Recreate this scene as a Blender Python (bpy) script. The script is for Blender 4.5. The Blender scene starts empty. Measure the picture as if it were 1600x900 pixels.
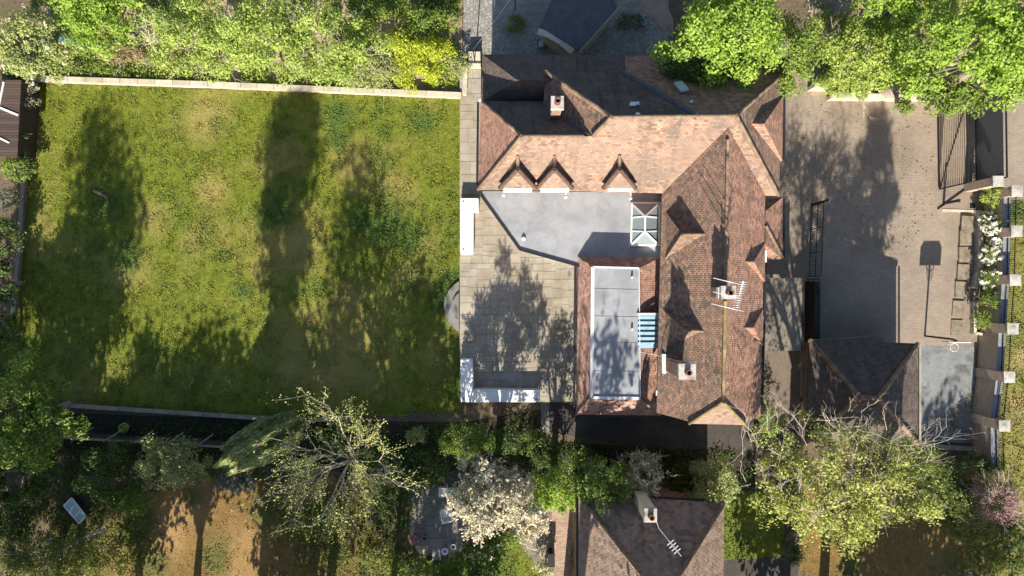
import bpy, math, random
import numpy as np
from mathutils import Vector, noise as mnoise
R = math.radians
S = bpy.context.scene
COL = S.collection

# ------------------------------------------------------------ camera, sky, sun, exposure
H = 36.0                      # drone height above the lawn (m); 30 px of the photograph = 1 m on the ground
cam = bpy.data.cameras.new("Camera")
cam.sensor_width = 36.0
cam.lens = 36.0 * H / (1600 / 30.0)
cam.clip_end = 2000
camo = bpy.data.objects.new("Camera", cam); COL.objects.link(camo)
camo.location = (0, 0, H); camo.rotation_euler = (0, 0, 0)
S.camera = camo

SUN_EL, SUN_LEAN = 31.0, 4.0   # degrees; shadows fall towards the top of the picture
world = bpy.data.worlds.new("World"); S.world = world; world.use_nodes = True
wn = world.node_tree; bg = wn.nodes["Background"]
sky = wn.nodes.new("ShaderNodeTexSky"); sky.sky_type = 'NISHITA'; sky.sun_disc = False
sky.sun_elevation = R(SUN_EL); sky.sun_rotation = R(180 + SUN_LEAN)
wn.links.new(sky.outputs[0], bg.inputs[0]); bg.inputs[1].default_value = 0.075
sl = bpy.data.lights.new("Sun", 'SUN'); sl.energy = 4.6; sl.angle = R(0.5); sl.color = (1.0, 0.91, 0.77)
so = bpy.data.objects.new("Sun", sl); COL.objects.link(so)
so.rotation_euler = (R(90 - SUN_EL), 0, R(-SUN_LEAN))
S.view_settings.view_transform = 'Standard'; S.view_settings.look = 'None'
S.view_settings.exposure = 1.24; S.view_settings.gamma = 1
S.cycles.max_bounces = 6; S.cycles.diffuse_bounces = 3; S.cycles.transmission_bounces = 3
S.cycles.glossy_bounces = 2; S.cycles.transparent_max_bounces = 6

# ------------------------------------------------------------ helpers
def W(px, py, z=0.0):
    s = (H - z) / H / 30.0
    return Vector(((px - 800) * s, (450 - py) * s, z))

LOC = {}
def link(o, parent):
    COL.objects.link(o)
    if parent is not None:
        o.parent = parent
        LOC[o.name] = LOC[parent.name]
    else:
        LOC[o.name] = Vector((0, 0, 0))
    return o
def tag(o, label=None, cat=None, group=None, kind=None):
    if label: o['label'] = label
    if cat: o['category'] = cat
    if group: o['group'] = group
    if kind: o['kind'] = kind
    return o
def thing(name, label, cat, loc, group=None):
    o = bpy.data.objects.new(name, None); COL.objects.link(o)
    o.empty_display_size = .3
    o.location = loc; LOC[o.name] = Vector(loc)
    return tag(o, label, cat, group)

class MB:
    """collects polygons, boxes, tubes; build() links them as ONE mesh object"""
    def __init__(s): s.v = []; s.f = []; s.uv = []; s.sm = []
    def poly(s, pts, smooth=False):
        pts = [Vector(p) for p in pts]
        n = Vector((0, 0, 0))
        for i in range(len(pts)):
            a, b = pts[i], pts[(i + 1) % len(pts)]
            n += Vector(((a.y - b.y) * (a.z + b.z), (a.z - b.z) * (a.x + b.x), (a.x - b.x) * (a.y + b.y)))
        if n.length < 1e-9: return
        n.normalize()
        if abs(n.z) > .999: t = Vector((1, 0, 0)); w = Vector((0, 1, 0))
        else:
            t = Vector((0, 0, 1)).cross(n).normalized(); w = n.cross(t)
        i0 = len(s.v); s.v += [tuple(p) for p in pts]
        s.f.append(list(range(i0, i0 + len(pts)))); s.sm.append(smooth)
        s.uv += [(p.dot(t), p.dot(w)) for p in pts]
    def prism(s, pts, z0, z1):
        b = [Vector((p[0], p[1], z0)) for p in pts]; t = [Vector((p[0], p[1], z1)) for p in pts]
        area = sum(b[i].x * b[(i + 1) % len(b)].y - b[(i + 1) % len(b)].x * b[i].y for i in range(len(b)))
        if area < 0: b.reverse(); t.reverse()
        s.poly(t); s.poly(b[::-1])
        for i in range(len(b)):
            j = (i + 1) % len(b); s.poly([b[i], b[j], t[j], t[i]])
    def box(s, c, d, rz=0.0):
        c = Vector(c); ca, sa = math.cos(rz), math.sin(rz); x, y = d[0] / 2, d[1] / 2
        pts = [(c.x + u * ca - v * sa, c.y + u * sa + v * ca) for u, v in ((-x, -y), (x, -y), (x, y), (-x, y))]
        s.prism(pts, c.z - d[2] / 2, c.z + d[2] / 2)
    def bar(s, a, b, w, h):
        """rectangular bar from a to b (3D)"""
        a, b = Vector(a), Vector(b); d = (b - a).normalized()
        up = Vector((0, 0, 1)) if abs(d.z) < .95 else Vector((0, 1, 0))
        t = d.cross(up).normalized() * (w / 2); u = t.cross(d).normalized() * (h / 2)
        A = [a - t - u, a + t - u, a + t + u, a - t + u]; B = [p + (b - a) for p in A]
        s.poly(A); s.poly(B[::-1])
        for i in range(4):
            j = (i + 1) % 4; s.poly([A[j], A[i], B[i], B[j]])
    def wall(s, a, b, w, z0, z1):
        a = Vector((a[0], a[1], 0)); b = Vector((b[0], b[1], 0)); d = (b - a).normalized(); t = Vector((-d.y, d.x, 0)) * (w / 2)
        s.prism([a - t, b - t, b + t, a + t], z0, z1)
    def tube(s, pts, rad, n=6, cap=True):
        pts = [Vector(p) for p in pts]; rings = []
        for i, p in enumerate(pts):
            d = (pts[min(i + 1, len(pts) - 1)] - pts[max(i - 1, 0)])
            if d.length < 1e-7: d = Vector((0, 0, 1))
            d.normalize(); up = Vector((0, 0, 1)) if abs(d.z) < .9 else Vector((1, 0, 0))
            t = d.cross(up).normalized(); u = t.cross(d)
            r = rad[i] if hasattr(rad, '__len__') else rad
            rings.append([p + (t * math.cos(2 * math.pi * k / n) + u * math.sin(2 * math.pi * k / n)) * r for k in range(n)])
        i0 = len(s.v)
        for rg in rings: s.v += [tuple(q) for q in rg]
        for i in range(len(rings) - 1):
            for k in range(n):
                a = i0 + i * n + k; b = i0 + i * n + (k + 1) % n
                s.f.append([a, b, b + n, a + n]); s.sm.append(True)
                s.uv += [(k / n, i), ((k + 1) / n, i), ((k + 1) / n, i + 1), (k / n, i + 1)]
        if cap:
            for base, rev in ((i0, False), (i0 + (len(rings) - 1) * n, True)):
                f = list(range(base, base + n)); f = f[::-1] if rev else f
                s.f.append(f); s.sm.append(False); s.uv += [(0, 0)] * n
    def lathe(s, c, prof, n=20, sx=1, sy=1):
        """profile of (radius, z) turned about a vertical axis through c"""
        i0 = len(s.v)
        for r, z in prof:
            s.v += [(c[0] + sx * r * math.cos(2 * math.pi * k / n), c[1] + sy * r * math.sin(2 * math.pi * k / n), c[2] + z) for k in range(n)]
        for i in range(len(prof) - 1):
            for k in range(n):
                a = i0 + i * n + k; b = i0 + i * n + (k + 1) % n
                s.f.append([a, b, b + n, a + n]); s.sm.append(True); s.uv += [(0, 0)] * 4
        for i in (0, len(prof) - 1):
            f = list(range(i0 + i * n, i0 + i * n + n)); f = f[::-1] if i == 0 else f
            s.f.append(f); s.sm.append(False); s.uv += [(0, 0)] * n
    def build(s, name, mat, parent=None):
        me = bpy.data.meshes.new(name)
        off = LOC[parent.name] if parent is not None else Vector((0, 0, 0))
        me.from_pydata([(x - off.x, y - off.y, z - off.z) for x, y, z in s.v], [], s.f)
        uvl = me.uv_layers.new(name="UVMap"); uvl.data.foreach_set("uv", [c for p in s.uv for c in p])
        me.polygons.foreach_set("use_smooth", s.sm)
        me.materials.append(mat); me.update()
        return link(bpy.data.objects.new(name, me), parent)

def quad_mesh(name, V, mat, parent=None, attr=None):
    """V: (N,4,3) world quads -> one mesh"""
    V = np.asarray(V, dtype=np.float32).reshape(-1, 4, 3)
    off = LOC[parent.name] if parent is not None else Vector((0, 0, 0))
    V = V - np.array(off[:], dtype=np.float32)
    N = len(V); me = bpy.data.meshes.new(name)
    me.vertices.add(4 * N); me.vertices.foreach_set("co", V.ravel())
    me.loops.add(4 * N); me.loops.foreach_set("vertex_index", np.arange(4 * N, dtype=np.int32))
    me.polygons.add(N); me.polygons.foreach_set("loop_start", np.arange(0, 4 * N, 4, dtype=np.int32))
    me.polygons.foreach_set("loop_total", np.full(N, 4, dtype=np.int32))
    me.materials.append(mat)
    if attr:
        for an, val in attr.items():
            a = me.attributes.new(an, 'FLOAT', 'POINT'); a.data.foreach_set("value", np.repeat(val, 4).astype(np.float32))
    me.update(calc_edges=True)
    return link(bpy.data.objects.new(name, me), parent)

# ------------------------------------------------------------ materials
class NT:
    def __init__(s, name):
        s.m = bpy.data.materials.new(name); s.m.use_nodes = True; s.t = s.m.node_tree
        s.b = s.t.nodes["Principled BSDF"]; s.b.inputs["Specular IOR Level"].default_value = .25
    def n(s, typ, **kw):
        nd = s.t.nodes.new(typ)
        for k, v in kw.items(): setattr(nd, k, v)
        return nd
    def put(s, sock, v):
        if hasattr(v, 'is_linked') or hasattr(v, 'links'): s.t.links.new(v, sock)
        else: sock.default_value = v
    def math(s, op, a, b=None):
        nd = s.n("ShaderNodeMath", operation=op); s.put(nd.inputs[0], a)
        if b is not None: s.put(nd.inputs[1], b)
        return nd.outputs[0]
    def noise(s, vec, scale, detail=4, rough=.6):
        nd = s.n("ShaderNodeTexNoise"); nd.inputs["Scale"].default_value = scale
        nd.inputs["Detail"].default_value = detail; nd.inputs["Roughness"].default_value = rough
        s.put(nd.inputs["Vector"], vec); return nd.outputs["Fac"]
    def ramp(s, f, stops, interp='LINEAR'):
        nd = s.n("ShaderNodeValToRGB"); cr = nd.color_ramp; cr.interpolation = interp
        while len(cr.elements) < len(stops): cr.elements.new(.5)
        for e, (p, c) in zip(cr.elements, stops):
            e.position = p; e.color = (*c, 1) if len(c) == 3 else c
        s.put(nd.inputs[0], f); return nd.outputs[0]
    def sat(s, f, lo, hi):
        nd = s.n("ShaderNodeMapRange"); s.put(nd.inputs[0], f); nd.inputs[1].default_value = lo; nd.inputs[2].default_value = hi
        return nd.outputs[0]
    def mix(s, f, a, b, blend='MIX'):
        nd = s.n("ShaderNodeMix", data_type='RGBA', blend_type=blend); s.put(nd.inputs[0], f)
        for i, v in ((6, a), (7, b)):
            if isinstance(v, tuple): v = (*v, 1) if len(v) == 3 else v
            s.put(nd.inputs[i], v)
        return nd.outputs[2]
    def bump(s, h, dist=.02, strength=1.0):
        nd = s.n("ShaderNodeBump"); nd.inputs["Distance"].default_value = dist; nd.inputs["Strength"].default_value = strength
        s.put(nd.inputs["Height"], h); s.t.links.new(nd.outputs[0], s.b.inputs["Normal"])
    def obj(s): return s.n("ShaderNodeNewGeometry").outputs["Position"]
    def uv(s): return s.n("ShaderNodeUVMap").outputs[0]
    def fin(s, col, rough=.85, metal=0.0):
        s.put(s.b.inputs["Base Color"], (*col, 1) if isinstance(col, tuple) and len(col) == 3 else col)
        s.put(s.b.inputs["Roughness"], rough); s.b.inputs["Metallic"].default_value = metal
        return s.m

def m_plain(name, c, var=.25, scale=6, rough=.8, metal=0.0, bump=.004, stain=None, stain_scale=.7, stain_lo=.5, stain_hi=.7, stain2=None):
    t = NT(name); P = t.obj()
    f = t.noise(P, scale, 6, .65)
    col = t.ramp(f, [(.3, tuple(x * (1 - var) for x in c)), (.7, tuple(min(1, x * (1 + var)) for x in c))])
    if stain:
        col = t.mix(t.sat(t.noise(P, stain_scale, 5, .6), stain_lo, stain_hi), col, stain)
    if stain2:
        nz = t.noise(P, .55, 6, .55); band = t.math('SUBTRACT', 1.0, t.math('ABSOLUTE', t.math('MULTIPLY', t.math('SUBTRACT', nz, .53), 22.0)))
        col = t.mix(t.math('MULTIPLY', t.sat(band, 0, 1), .28), col, stain2)
        col = t.mix(t.math('MULTIPLY', t.sat(t.noise(P, 3.5, 6, .75), .56, .72), .35), col, stain2)
    if bump: t.bump(t.noise(P, scale * 4, 4), bump)
    return t.fin(col, rough, metal)

def m_tiles(name, stops, w=.17, h=.105, moss=(.05, .045, .03), moss_lo=.45, moss_hi=.75, moss_amt=.7, lich=.0, ms=.9):
    t = NT(name); U = t.uv(); P = t.obj()
    sep = t.n("ShaderNodeSeparateXYZ"); t.put(sep.inputs[0], U)
    v = t.math('DIVIDE', sep.outputs[1], h); row = t.math('FLOOR', v)
    u = t.math('ADD', t.math('DIVIDE', sep.outputs[0], w), t.math('MULTIPLY', t.math('MODULO', row, 2.0), .5))
    col = t.math('FLOOR', u)
    comb = t.n("ShaderNodeCombineXYZ"); t.put(comb.inputs[0], col); t.put(comb.inputs[1], row)
    wn_ = t.n("ShaderNodeTexWhiteNoise", noise_dimensions='2D'); t.put(wn_.inputs["Vector"], comb.outputs[0])
    c = t.ramp(wn_.outputs["Value"], stops)
    big = t.noise(P, ms, 6, .7)
    c = t.mix(t.math('MULTIPLY', t.sat(big, moss_lo, moss_hi), moss_amt), c, moss)
    ms_ = t.n("ShaderNodeMapping"); ms_.inputs["Scale"].default_value = (2.6, .28, 1); t.put(ms_.inputs[0], U)
    c = t.mix(t.math('MULTIPLY', t.sat(t.noise(ms_.outputs[0], 1.0, 4, .6), .5, .68), .5), c, tuple(x * .62 for x in moss))
    c = t.mix(t.math('MULTIPLY', t.sat(t.noise(P, .45, 4, .6), .5, .62), .18), c, tuple(min(.6, x * 1.25) for x in stops[-2][1]))
    if lich:
        c = t.mix(t.math('MULTIPLY', t.sat(t.noise(P, 9, 3, .7), .62, .72), lich), c, (.34, .33, .22))
    fv = t.math('FRACT', v); fu = t.math('FRACT', u)
    edge = t.math('MINIMUM', fu, t.math('SUBTRACT', 1.0, fu))
    hgt = t.math('ADD', t.math('SUBTRACT', 1.0, fv), t.math('MULTIPLY', t.sat(edge, 0.0, .12), .35))
    hgt = t.math('ADD', hgt, t.math('MULTIPLY', wn_.outputs["Value"], .5))
    hgt = t.math('ADD', hgt, t.noise(P, 2.2, 3))
    t.bump(hgt, .035, .95)
    return t.fin(c, .85)

def m_pavers(name, stops, w=.21, h=.105, joint=(.05, .05, .045), dirt=(.06, .055, .045), dirt_amt=.5, rot=0.0, use_uv=False, dscale=.5, rough=.8):
    t = NT(name); P = t.uv() if use_uv else t.obj()
    mp = t.n("ShaderNodeMapping"); mp.inputs["Rotation"].default_value = (0, 0, rot); t.put(mp.inputs[0], P)
    sep = t.n("ShaderNodeSeparateXYZ"); t.put(sep.inputs[0], mp.outputs[0])
    v = t.math('DIVIDE', sep.outputs[1], h); row = t.math('FLOOR', v)
    u = t.math('ADD', t.math('DIVIDE', sep.outputs[0], w), t.math('MULTIPLY', t.math('MODULO', row, 2.0), .5)); cl = t.math('FLOOR', u)
    comb = t.n("ShaderNodeCombineXYZ"); t.put(comb.inputs[0], cl); t.put(comb.inputs[1], row)
    wn_ = t.n("ShaderNodeTexWhiteNoise", noise_dimensions='2D'); t.put(wn_.inputs["Vector"], comb.outputs[0])
    c = t.ramp(wn_.outputs["Value"], stops)
    fv = t.math('FRACT', v); fu = t.math('FRACT', u)
    e = t.math('MINIMUM', t.math('MULTIPLY', t.math('MINIMUM', fu, t.math('SUBTRACT', 1.0, fu)), w / h), t.math('MINIMUM', fv, t.math('SUBTRACT', 1.0, fv)))
    j = t.sat(e, .02, .12)
    c = t.mix(j, joint, c)
    G = t.obj()
    c = t.mix(t.math('MULTIPLY', t.sat(t.noise(G, dscale, 6, .65), .42, .7), dirt_amt), c, dirt)
    c = t.mix(t.math('MULTIPLY', t.sat(t.noise(G, 14, 3, .7), .55, .7), .35), c, tuple(x * 1.5 for x in stops[-1][1]))
    t.bump(t.math('ADD', t.math('MULTIPLY', j, .5), t.noise(G, 20, 3)), .009)
    return t.fin(c, rough)

def m_crazy(name, stops, scale=2.2, joint=(.3, .28, .24), jw=.06, dirt=(.06, .07, .05)):
    t = NT(name); P = t.obj()
    va = t.n("ShaderNodeTexVoronoi"); va.inputs["Scale"].default_value = scale; t.put(va.inputs["Vector"], P)
    vb = t.n("ShaderNodeTexVoronoi", feature='DISTANCE_TO_EDGE'); vb.inputs["Scale"].default_value = scale; t.put(vb.inputs["Vector"], P)
    sep = t.n("ShaderNodeSeparateColor"); t.put(sep.inputs[0], va.outputs["Color"])
    c = t.ramp(sep.outputs[0], stops)
    c = t.mix(t.math('MULTIPLY', t.noise(P, 7, 5), .5), c, tuple(x * .5 for x in stops[0][1]))
    c = t.mix(t.sat(vb.outputs["Distance"], jw * .4, jw), joint, c)
    c = t.mix(t.math('MULTIPLY', t.sat(t.noise(P, .8, 5, .65), .48, .7), .7), c, dirt)
    t.bump(t.math('ADD', t.sat(vb.outputs["Distance"], 0, jw), t.noise(P, 12, 4)), .02)
    return t.fin(c, .85)

def m_island(name, stops, rough=.85, noise_scale=9, dirt=None, dirt_amt=.5, bump=.004, dscale=.8):
    """random colour per separate slab / piece"""
    t = NT(name); P = t.obj(); g = t.n("ShaderNodeNewGeometry")
    c = t.ramp(g.outputs["Random Per Island"], stops)
    c = t.mix(t.math('MULTIPLY', t.noise(P, noise_scale, 6, .7), .35), c, tuple(x * .45 for x in stops[0][1]))
    if dirt: c = t.mix(t.math('MULTIPLY', t.sat(t.noise(P, dscale, 6, .65), .42, .68), dirt_amt), c, dirt)
    t.bump(t.noise(P, 25, 4), bump)
    return t.fin(c, rough)

def m_leaf(name, a, b, c=None, trans=.35, patch=1.6):
    """foliage: a dark / b light leaf colours mixed per leaf and per patch"""
    t = NT(name); P = t.obj(); g = t.n("ShaderNodeNewGeometry")
    f = t.math('ADD', t.math('MULTIPLY', g.outputs["Random Per Island"], .55), t.math('MULTIPLY', t.sat(t.noise(P, patch, 3, .6), .3, .7), .45))
    st = [(.1, a), (.85, b)]
    if c: st.append((.95, c))
    col = t.ramp(f, st)
    t.b.inputs["Specular IOR Level"].default_value = .3
    m = t.fin(col, .5)
    tr = t.n("ShaderNodeBsdfTranslucent")
    hs = t.n("ShaderNodeHueSaturation"); hs.inputs["Value"].default_value = 1.25; hs.inputs["Saturation"].default_value = 1.1; t.put(hs.inputs["Color"], col)
    t.put(tr.inputs[0], hs.outputs[0])
    mx = t.n("ShaderNodeMixShader"); mx.inputs[0].default_value = trans
    t.t.links.new(t.b.outputs[0], mx.inputs[1]); t.t.links.new(tr.outputs[0], mx.inputs[2])
    t.t.links.new(mx.outputs[0], t.t.nodes["Material Output"].inputs[0])
    return m

OR = [(0, (.15, .10, .08)), (.2, (.27, .165, .115)), (.55, (.34, .21, .145)), (.85, (.40, .26, .18)), (1, (.23, .185, .165))]
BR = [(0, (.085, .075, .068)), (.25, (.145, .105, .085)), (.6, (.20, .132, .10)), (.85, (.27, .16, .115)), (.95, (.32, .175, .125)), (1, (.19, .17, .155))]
M = dict(
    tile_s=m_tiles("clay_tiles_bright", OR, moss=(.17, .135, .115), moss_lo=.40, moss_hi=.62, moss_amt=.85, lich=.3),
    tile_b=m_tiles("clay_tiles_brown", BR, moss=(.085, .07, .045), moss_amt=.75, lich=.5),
    tile_c=m_tiles("clay_tiles_red", [(0, (.15, .095, .075)), (.3, (.265, .15, .11)), (.7, (.35, .195, .14)), (.93, (.42, .24, .17)), (1, (.28, .215, .19))], moss=(.185, .115, .085), moss_lo=.42, moss_hi=.66, moss_amt=.7, lich=.35),
    tile_r=m_tiles("clay_tiles_pink_red", [(0, (.16, .095, .08)), (.3, (.31, .175, .135)), (.7, (.40, .235, .18)), (.93, (.47, .29, .22)), (1, (.34, .27, .24))], moss=(.24, .15, .12), moss_lo=.42, moss_hi=.66, moss_amt=.6, lich=.4),
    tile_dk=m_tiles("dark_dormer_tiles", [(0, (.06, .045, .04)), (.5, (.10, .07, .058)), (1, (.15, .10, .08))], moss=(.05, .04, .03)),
    tile_n=m_tiles("shaded_north_tiles", [(0, (.085, .075, .072)), (.5, (.115, .09, .08)), (1, (.16, .11, .085))], moss=(.04, .04, .035), lich=.2),  # darker tile copy for the north side, its shade put into the colour
    tile_f=m_tiles("plain_brown_tiles", [(0, (.15, .105, .08)), (.4, (.235, .165, .128)), (1, (.30, .215, .168))], w=.2, h=.15, moss=(.1, .08, .06), moss_amt=.4, lich=.2),
    tile_g=m_tiles("garage_tiles", [(0, (.075, .062, .056)), (.4, (.11, .085, .075)), (1, (.15, .115, .10))], w=.2, h=.12, moss=(.06, .05, .04), lich=.3),
    bonnet=m_plain("bonnet_tile", (.19, .125, .09), .35, 7, bump=.01, stain=(.24, .21, .12), stain_scale=2.2),
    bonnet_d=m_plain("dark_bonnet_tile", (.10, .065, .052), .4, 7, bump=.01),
    bonnet_y=m_plain("mossy_ridge", (.20, .15, .08), .3, 7, bump=.01, stain=(.26, .24, .08), stain_scale=2.2),
    lead=m_plain("lead_sheet", (.23, .24, .26), .15, 2, .55, .0, .002, stain=(.16, .165, .175), stain_scale=.9),
    felt=m_plain("flat_roof_membrane", (.295, .308, .328), .12, 1.6, .6, 0, .003, stain=(.215, .23, .252), stain_scale=.7, stain_lo=.45, stain_hi=.7, stain2=(.17, .17, .165)),
    felt_d=m_plain("dark_roof_felt", (.085, .092, .105), .25, 2, .8, 0, .004, stain=(.085, .085, .085)),
    flash=m_plain("pale_lead_edge", (.62, .63, .65), .08, 3, .5, 0, .001),
    dark=m_plain("dark_gutter", (.022, .022, .024), .2, 8, .5, 0, 0),
    white=m_plain("white_paint", (.78, .78, .76), .05, 3, .5, 0, .001, stain=(.66, .66, .63), stain_scale=2.4, stain_lo=.55, stain_hi=.75),
    whitew=m_plain("white_weathered", (.70, .70, .68), .08, 5, .6, 0, .001),
    gatem=m_plain("grey_gate_metal", (.085, .095, .11), .15, 6, .5, 0, 0),
    iron=m_plain("black_iron", (.018, .018, .02), .2, 8, .45, 0, 0),
    alu=m_plain("aluminium", (.72, .73, .75), .05, 8, .35, .4, 0),
    brick=m_pavers("brick_wall", [(0, (.16, .085, .06)), (.5, (.27, .15, .11)), (1, (.34, .21, .15))], .225, .075, (.28, .26, .23), (.12, .1, .08), .4, use_uv=True),
    brick_l=m_pavers("old_street_brick", [(0, (.34, .255, .20)), (.5, (.42, .32, .255)), (1, (.48, .385, .32))], .225, .075, (.44, .40, .34), (.27, .23, .18), .4, use_uv=True),
    render=m_plain("cream_render", (.50, .43, .33), .15, 5, stain=(.30, .25, .18), stain_scale=1.5),
    coping=m_island("pale_stone_coping", [(0, (.50, .43, .33)), (.5, (.60, .53, .42)), (1, (.66, .60, .50))], dirt=(.33, .28, .19), dirt_amt=.7, bump=.008, dscale=1.8),
    coping_g=m_island("grey_stone_coping", [(0, (.26, .23, .19)), (.5, (.33, .29, .24)), (1, (.38, .34, .29))], dirt=(.16, .155, .10), dirt_amt=.7, bump=.008, dscale=1.8),
    capst=m_plain("pier_cap_stone", (.42, .40, .37), .2, 6, .85, 0, .006, stain=(.22, .21, .18), stain_scale=2),
    step=m_plain("mossy_paving_step", (.235, .20, .155), .3, 5, .9, 0, .008, stain=(.12, .11, .06), stain_scale=1.8),
    soil=m_plain("dry_soil", (.15, .11, .075), .45, 5, .95, 0, .05, stain=(.09, .10, .035), stain_scale=.8),
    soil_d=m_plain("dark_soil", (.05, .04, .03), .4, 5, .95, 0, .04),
    soil_l=m_plain("pale_soil", (.36, .27, .20), .2, 6, .95, 0, .03, stain=(.2, .15, .1)),
    drive=m_pavers("block_paving", [(0, (.262, .213, .168)), (.5, (.285, .233, .184)), (1, (.31, .256, .204))], .21, .105, (.265, .21, .165), (.165, .132, .105), .8, dscale=.35),
    tarmac=m_plain("old_tarmac", (.062, .055, .05), .35, 10, .9, 0, .01, stain=(.10, .085, .07), stain_scale=.9),
    tarmac_c=m_plain("carport_felt", (.20, .175, .14), .2, 9, .9, 0, .006, stain=(.14, .125, .10), stain_scale=1.2),
    tarmac_l=m_plain("dark_drive_strip", (.17, .14, .11), .2, 9, .9, 0, .01, stain=(.12, .10, .08), stain_scale=1.2),  # darker base colour than the block paving
    felt_b=m_plain("near_black_wall", (.03, .028, .027), .3, 8, .9, 0, .006),  # near-black base colour for side wall and carport fascia
    boards=m_pavers("strip_paving", [(0, (.13, .115, .09)), (1, (.20, .175, .14))], 3.0, .16, (.05, .045, .04), (.08, .07, .055), .6, rot=R(90)),
    flags=m_island("flagstones", [(0, (.35, .31, .25)), (.35, (.385, .34, .275)), (.7, (.42, .37, .30)), (1, (.37, .345, .31))], dirt=(.20, .17, .115), dirt_amt=.75, noise_scale=5, dscale=1.3),
    flags_g=m_island("grey_flagstones", [(0, (.17, .17, .165)), (.5, (.24, .235, .225)), (1, (.29, .26, .225))], dirt=(.12, .11, .08), dirt_amt=.5),
    joint=m_plain("mortar_bed", (.31, .275, .22), .3, 9),
    crazy=m_crazy("crazy_paving", [(0, (.19, .16, .12)), (.5, (.27, .23, .18)), (1, (.34, .29, .23))], 1.6, (.42, .37, .29), .05),
    cobble=m_crazy("grey_cobbles", [(0, (.26, .255, .24)), (.5, (.35, .34, .32)), (1, (.40, .385, .355))], 5.5, (.24, .235, .21), .08, (.13, .135, .09)),
    redpath=m_pavers("pink_brick_path", [(0, (.30, .20, .15)), (.5, (.38, .26, .20)), (1, (.44, .32, .25))], .21, .105, (.25, .2, .16), (.22, .16, .12), .4),
    wood=m_plain("weathered_wood", (.20, .15, .105), .35, 7, .8, 0, .006),
    wood_d=m_plain("dark_fence_wood", (.06, .045, .035), .35, 7, .85, 0, .006),
    shedroof=m_pavers("brown_board_roof", [(0, (.06, .042, .036)), (1, (.10, .07, .058))], 3, .14, (.03, .02, .02), (.07, .05, .04), .4),
    terra=m_plain("terracotta", (.42, .16, .09), .2, 6),
    bark=m_plain("grey_bark", (.24, .20, .16), .4, 9, .9, 0, .01),
    bark_p=m_plain("pale_bare_twig", (.50, .43, .34), .25, 6, .85, 0, 0),
    bark_d=m_plain("dark_bark", (.10, .08, .06), .4, 9, .9, 0, .01),
    concrete=m_plain("blue_grey_concrete", (.21, .225, .235), .2, 2.5, .85, 0, .006, stain=(.10, .105, .10), stain_scale=1.1, stain_lo=.5, stain_hi=.65, stain2=(.075, .07, .06)),
    teal=m_plain("teal_plastic", (.20, .42, .42), .1, 6, .4, 0, 0),
    pblue=m_plain("pale_blue_plastic", (.36, .52, .54), .08, 6, .4, 0, 0),
    plum=m_plain("purple_flowers", (.36, .13, .40), .3, 20, .7, 0, .01),
    black=m_plain("black_plastic", (.02, .02, .02), .2, 6, .5, 0, 0),
    potclay=m_plain("old_clay_pot", (.20, .09, .06), .25, 6),
    red=m_plain("red_clay_pot", (.45, .10, .06), .2, 6),
)
def m_glass(name, tint):
    t = NT(name); t.b.inputs["Specular IOR Level"].default_value = .8
    m = t.fin(tint, .06); return m
M['glass'] = m_glass("roof_glass", (.20, .24, .26))
M['glassb'] = m_plain("blue_metal_slats", (.24, .38, .48), .12, 4, .4, .0, 0)
M['winglass'] = m_glass("window_glass", (.03, .035, .04))

# lawn
def lawn_mat(name, base=((.072, .102, .010), (.225, .25, .028)), dry=(.29, .245, .07), clo=(.085, .14, .026), blades=False):
    t = NT(name); P = t.obj(); g = t.n("ShaderNodeNewGeometry")
    f = t.noise(P, 3.2, 7, .75)
    if blades: f = t.math('ADD', t.math('MULTIPLY', f, .6), t.math('MULTIPLY', g.outputs["Random Per Island"], .4))
    c = t.ramp(f, [(.3, base[0]), (.7, base[1])])
    a = t.n("ShaderNodeAttribute", attribute_name="dry"); b = t.n("ShaderNodeAttribute", attribute_name="clover")
    c = t.mix(a.outputs["Fac"], c, dry); c = t.mix(b.outputs["Fac"], c, clo)
    if not blades: t.bump(t.noise(P, 18, 4), .04)
    return t.fin(c, .8)
M['lawn'] = lawn_mat("lawn_ground"); M['blade'] = lawn_mat("grass_blades", blades=True)
DRYB = ((.12, .082, .025), (.25, .152, .045))
M['dlawn'] = lawn_mat("dry_lawn_ground", DRYB, (.34, .215, .09), (.13, .13, .035)); M['dblade'] = lawn_mat("dry_grass_blades", DRYB, (.36, .23, .10), (.13, .13, .035), True)
VB = ((.14, .15, .03), (.25, .235, .06))
M['vlawn'] = lawn_mat("verge_ground", VB, (.34, .26, .11), (.08, .12, .03)); M['vblade'] = lawn_mat("verge_blades", VB, (.34, .26, .11), (.08, .12, .03), True)
# ------------------------------------------------------------ the setting: ground, lawns, paving
def sheet(name, pxs, z, mat, t=None):
    b = MB(); pts = [W(x, y) for x, y in pxs]
    if t is None: 
        if sum(pts[i].x*pts[(i+1)%len(pts)].y-pts[(i+1)%len(pts)].x*pts[i].y for i in range(len(pts)))<0: pts.reverse()
        b.poly([(p.x, p.y, z) for p in pts])
    else: b.prism(pts, z - t, z)
    return tag(b.build(name, mat), kind='structure')
b = MB(); b.poly([(-400, -400, 0), (400, -400, 0), (400, 400, 0), (-400, 400, 0)])
tag(b.build('ground', M['soil']), kind='structure')

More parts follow.
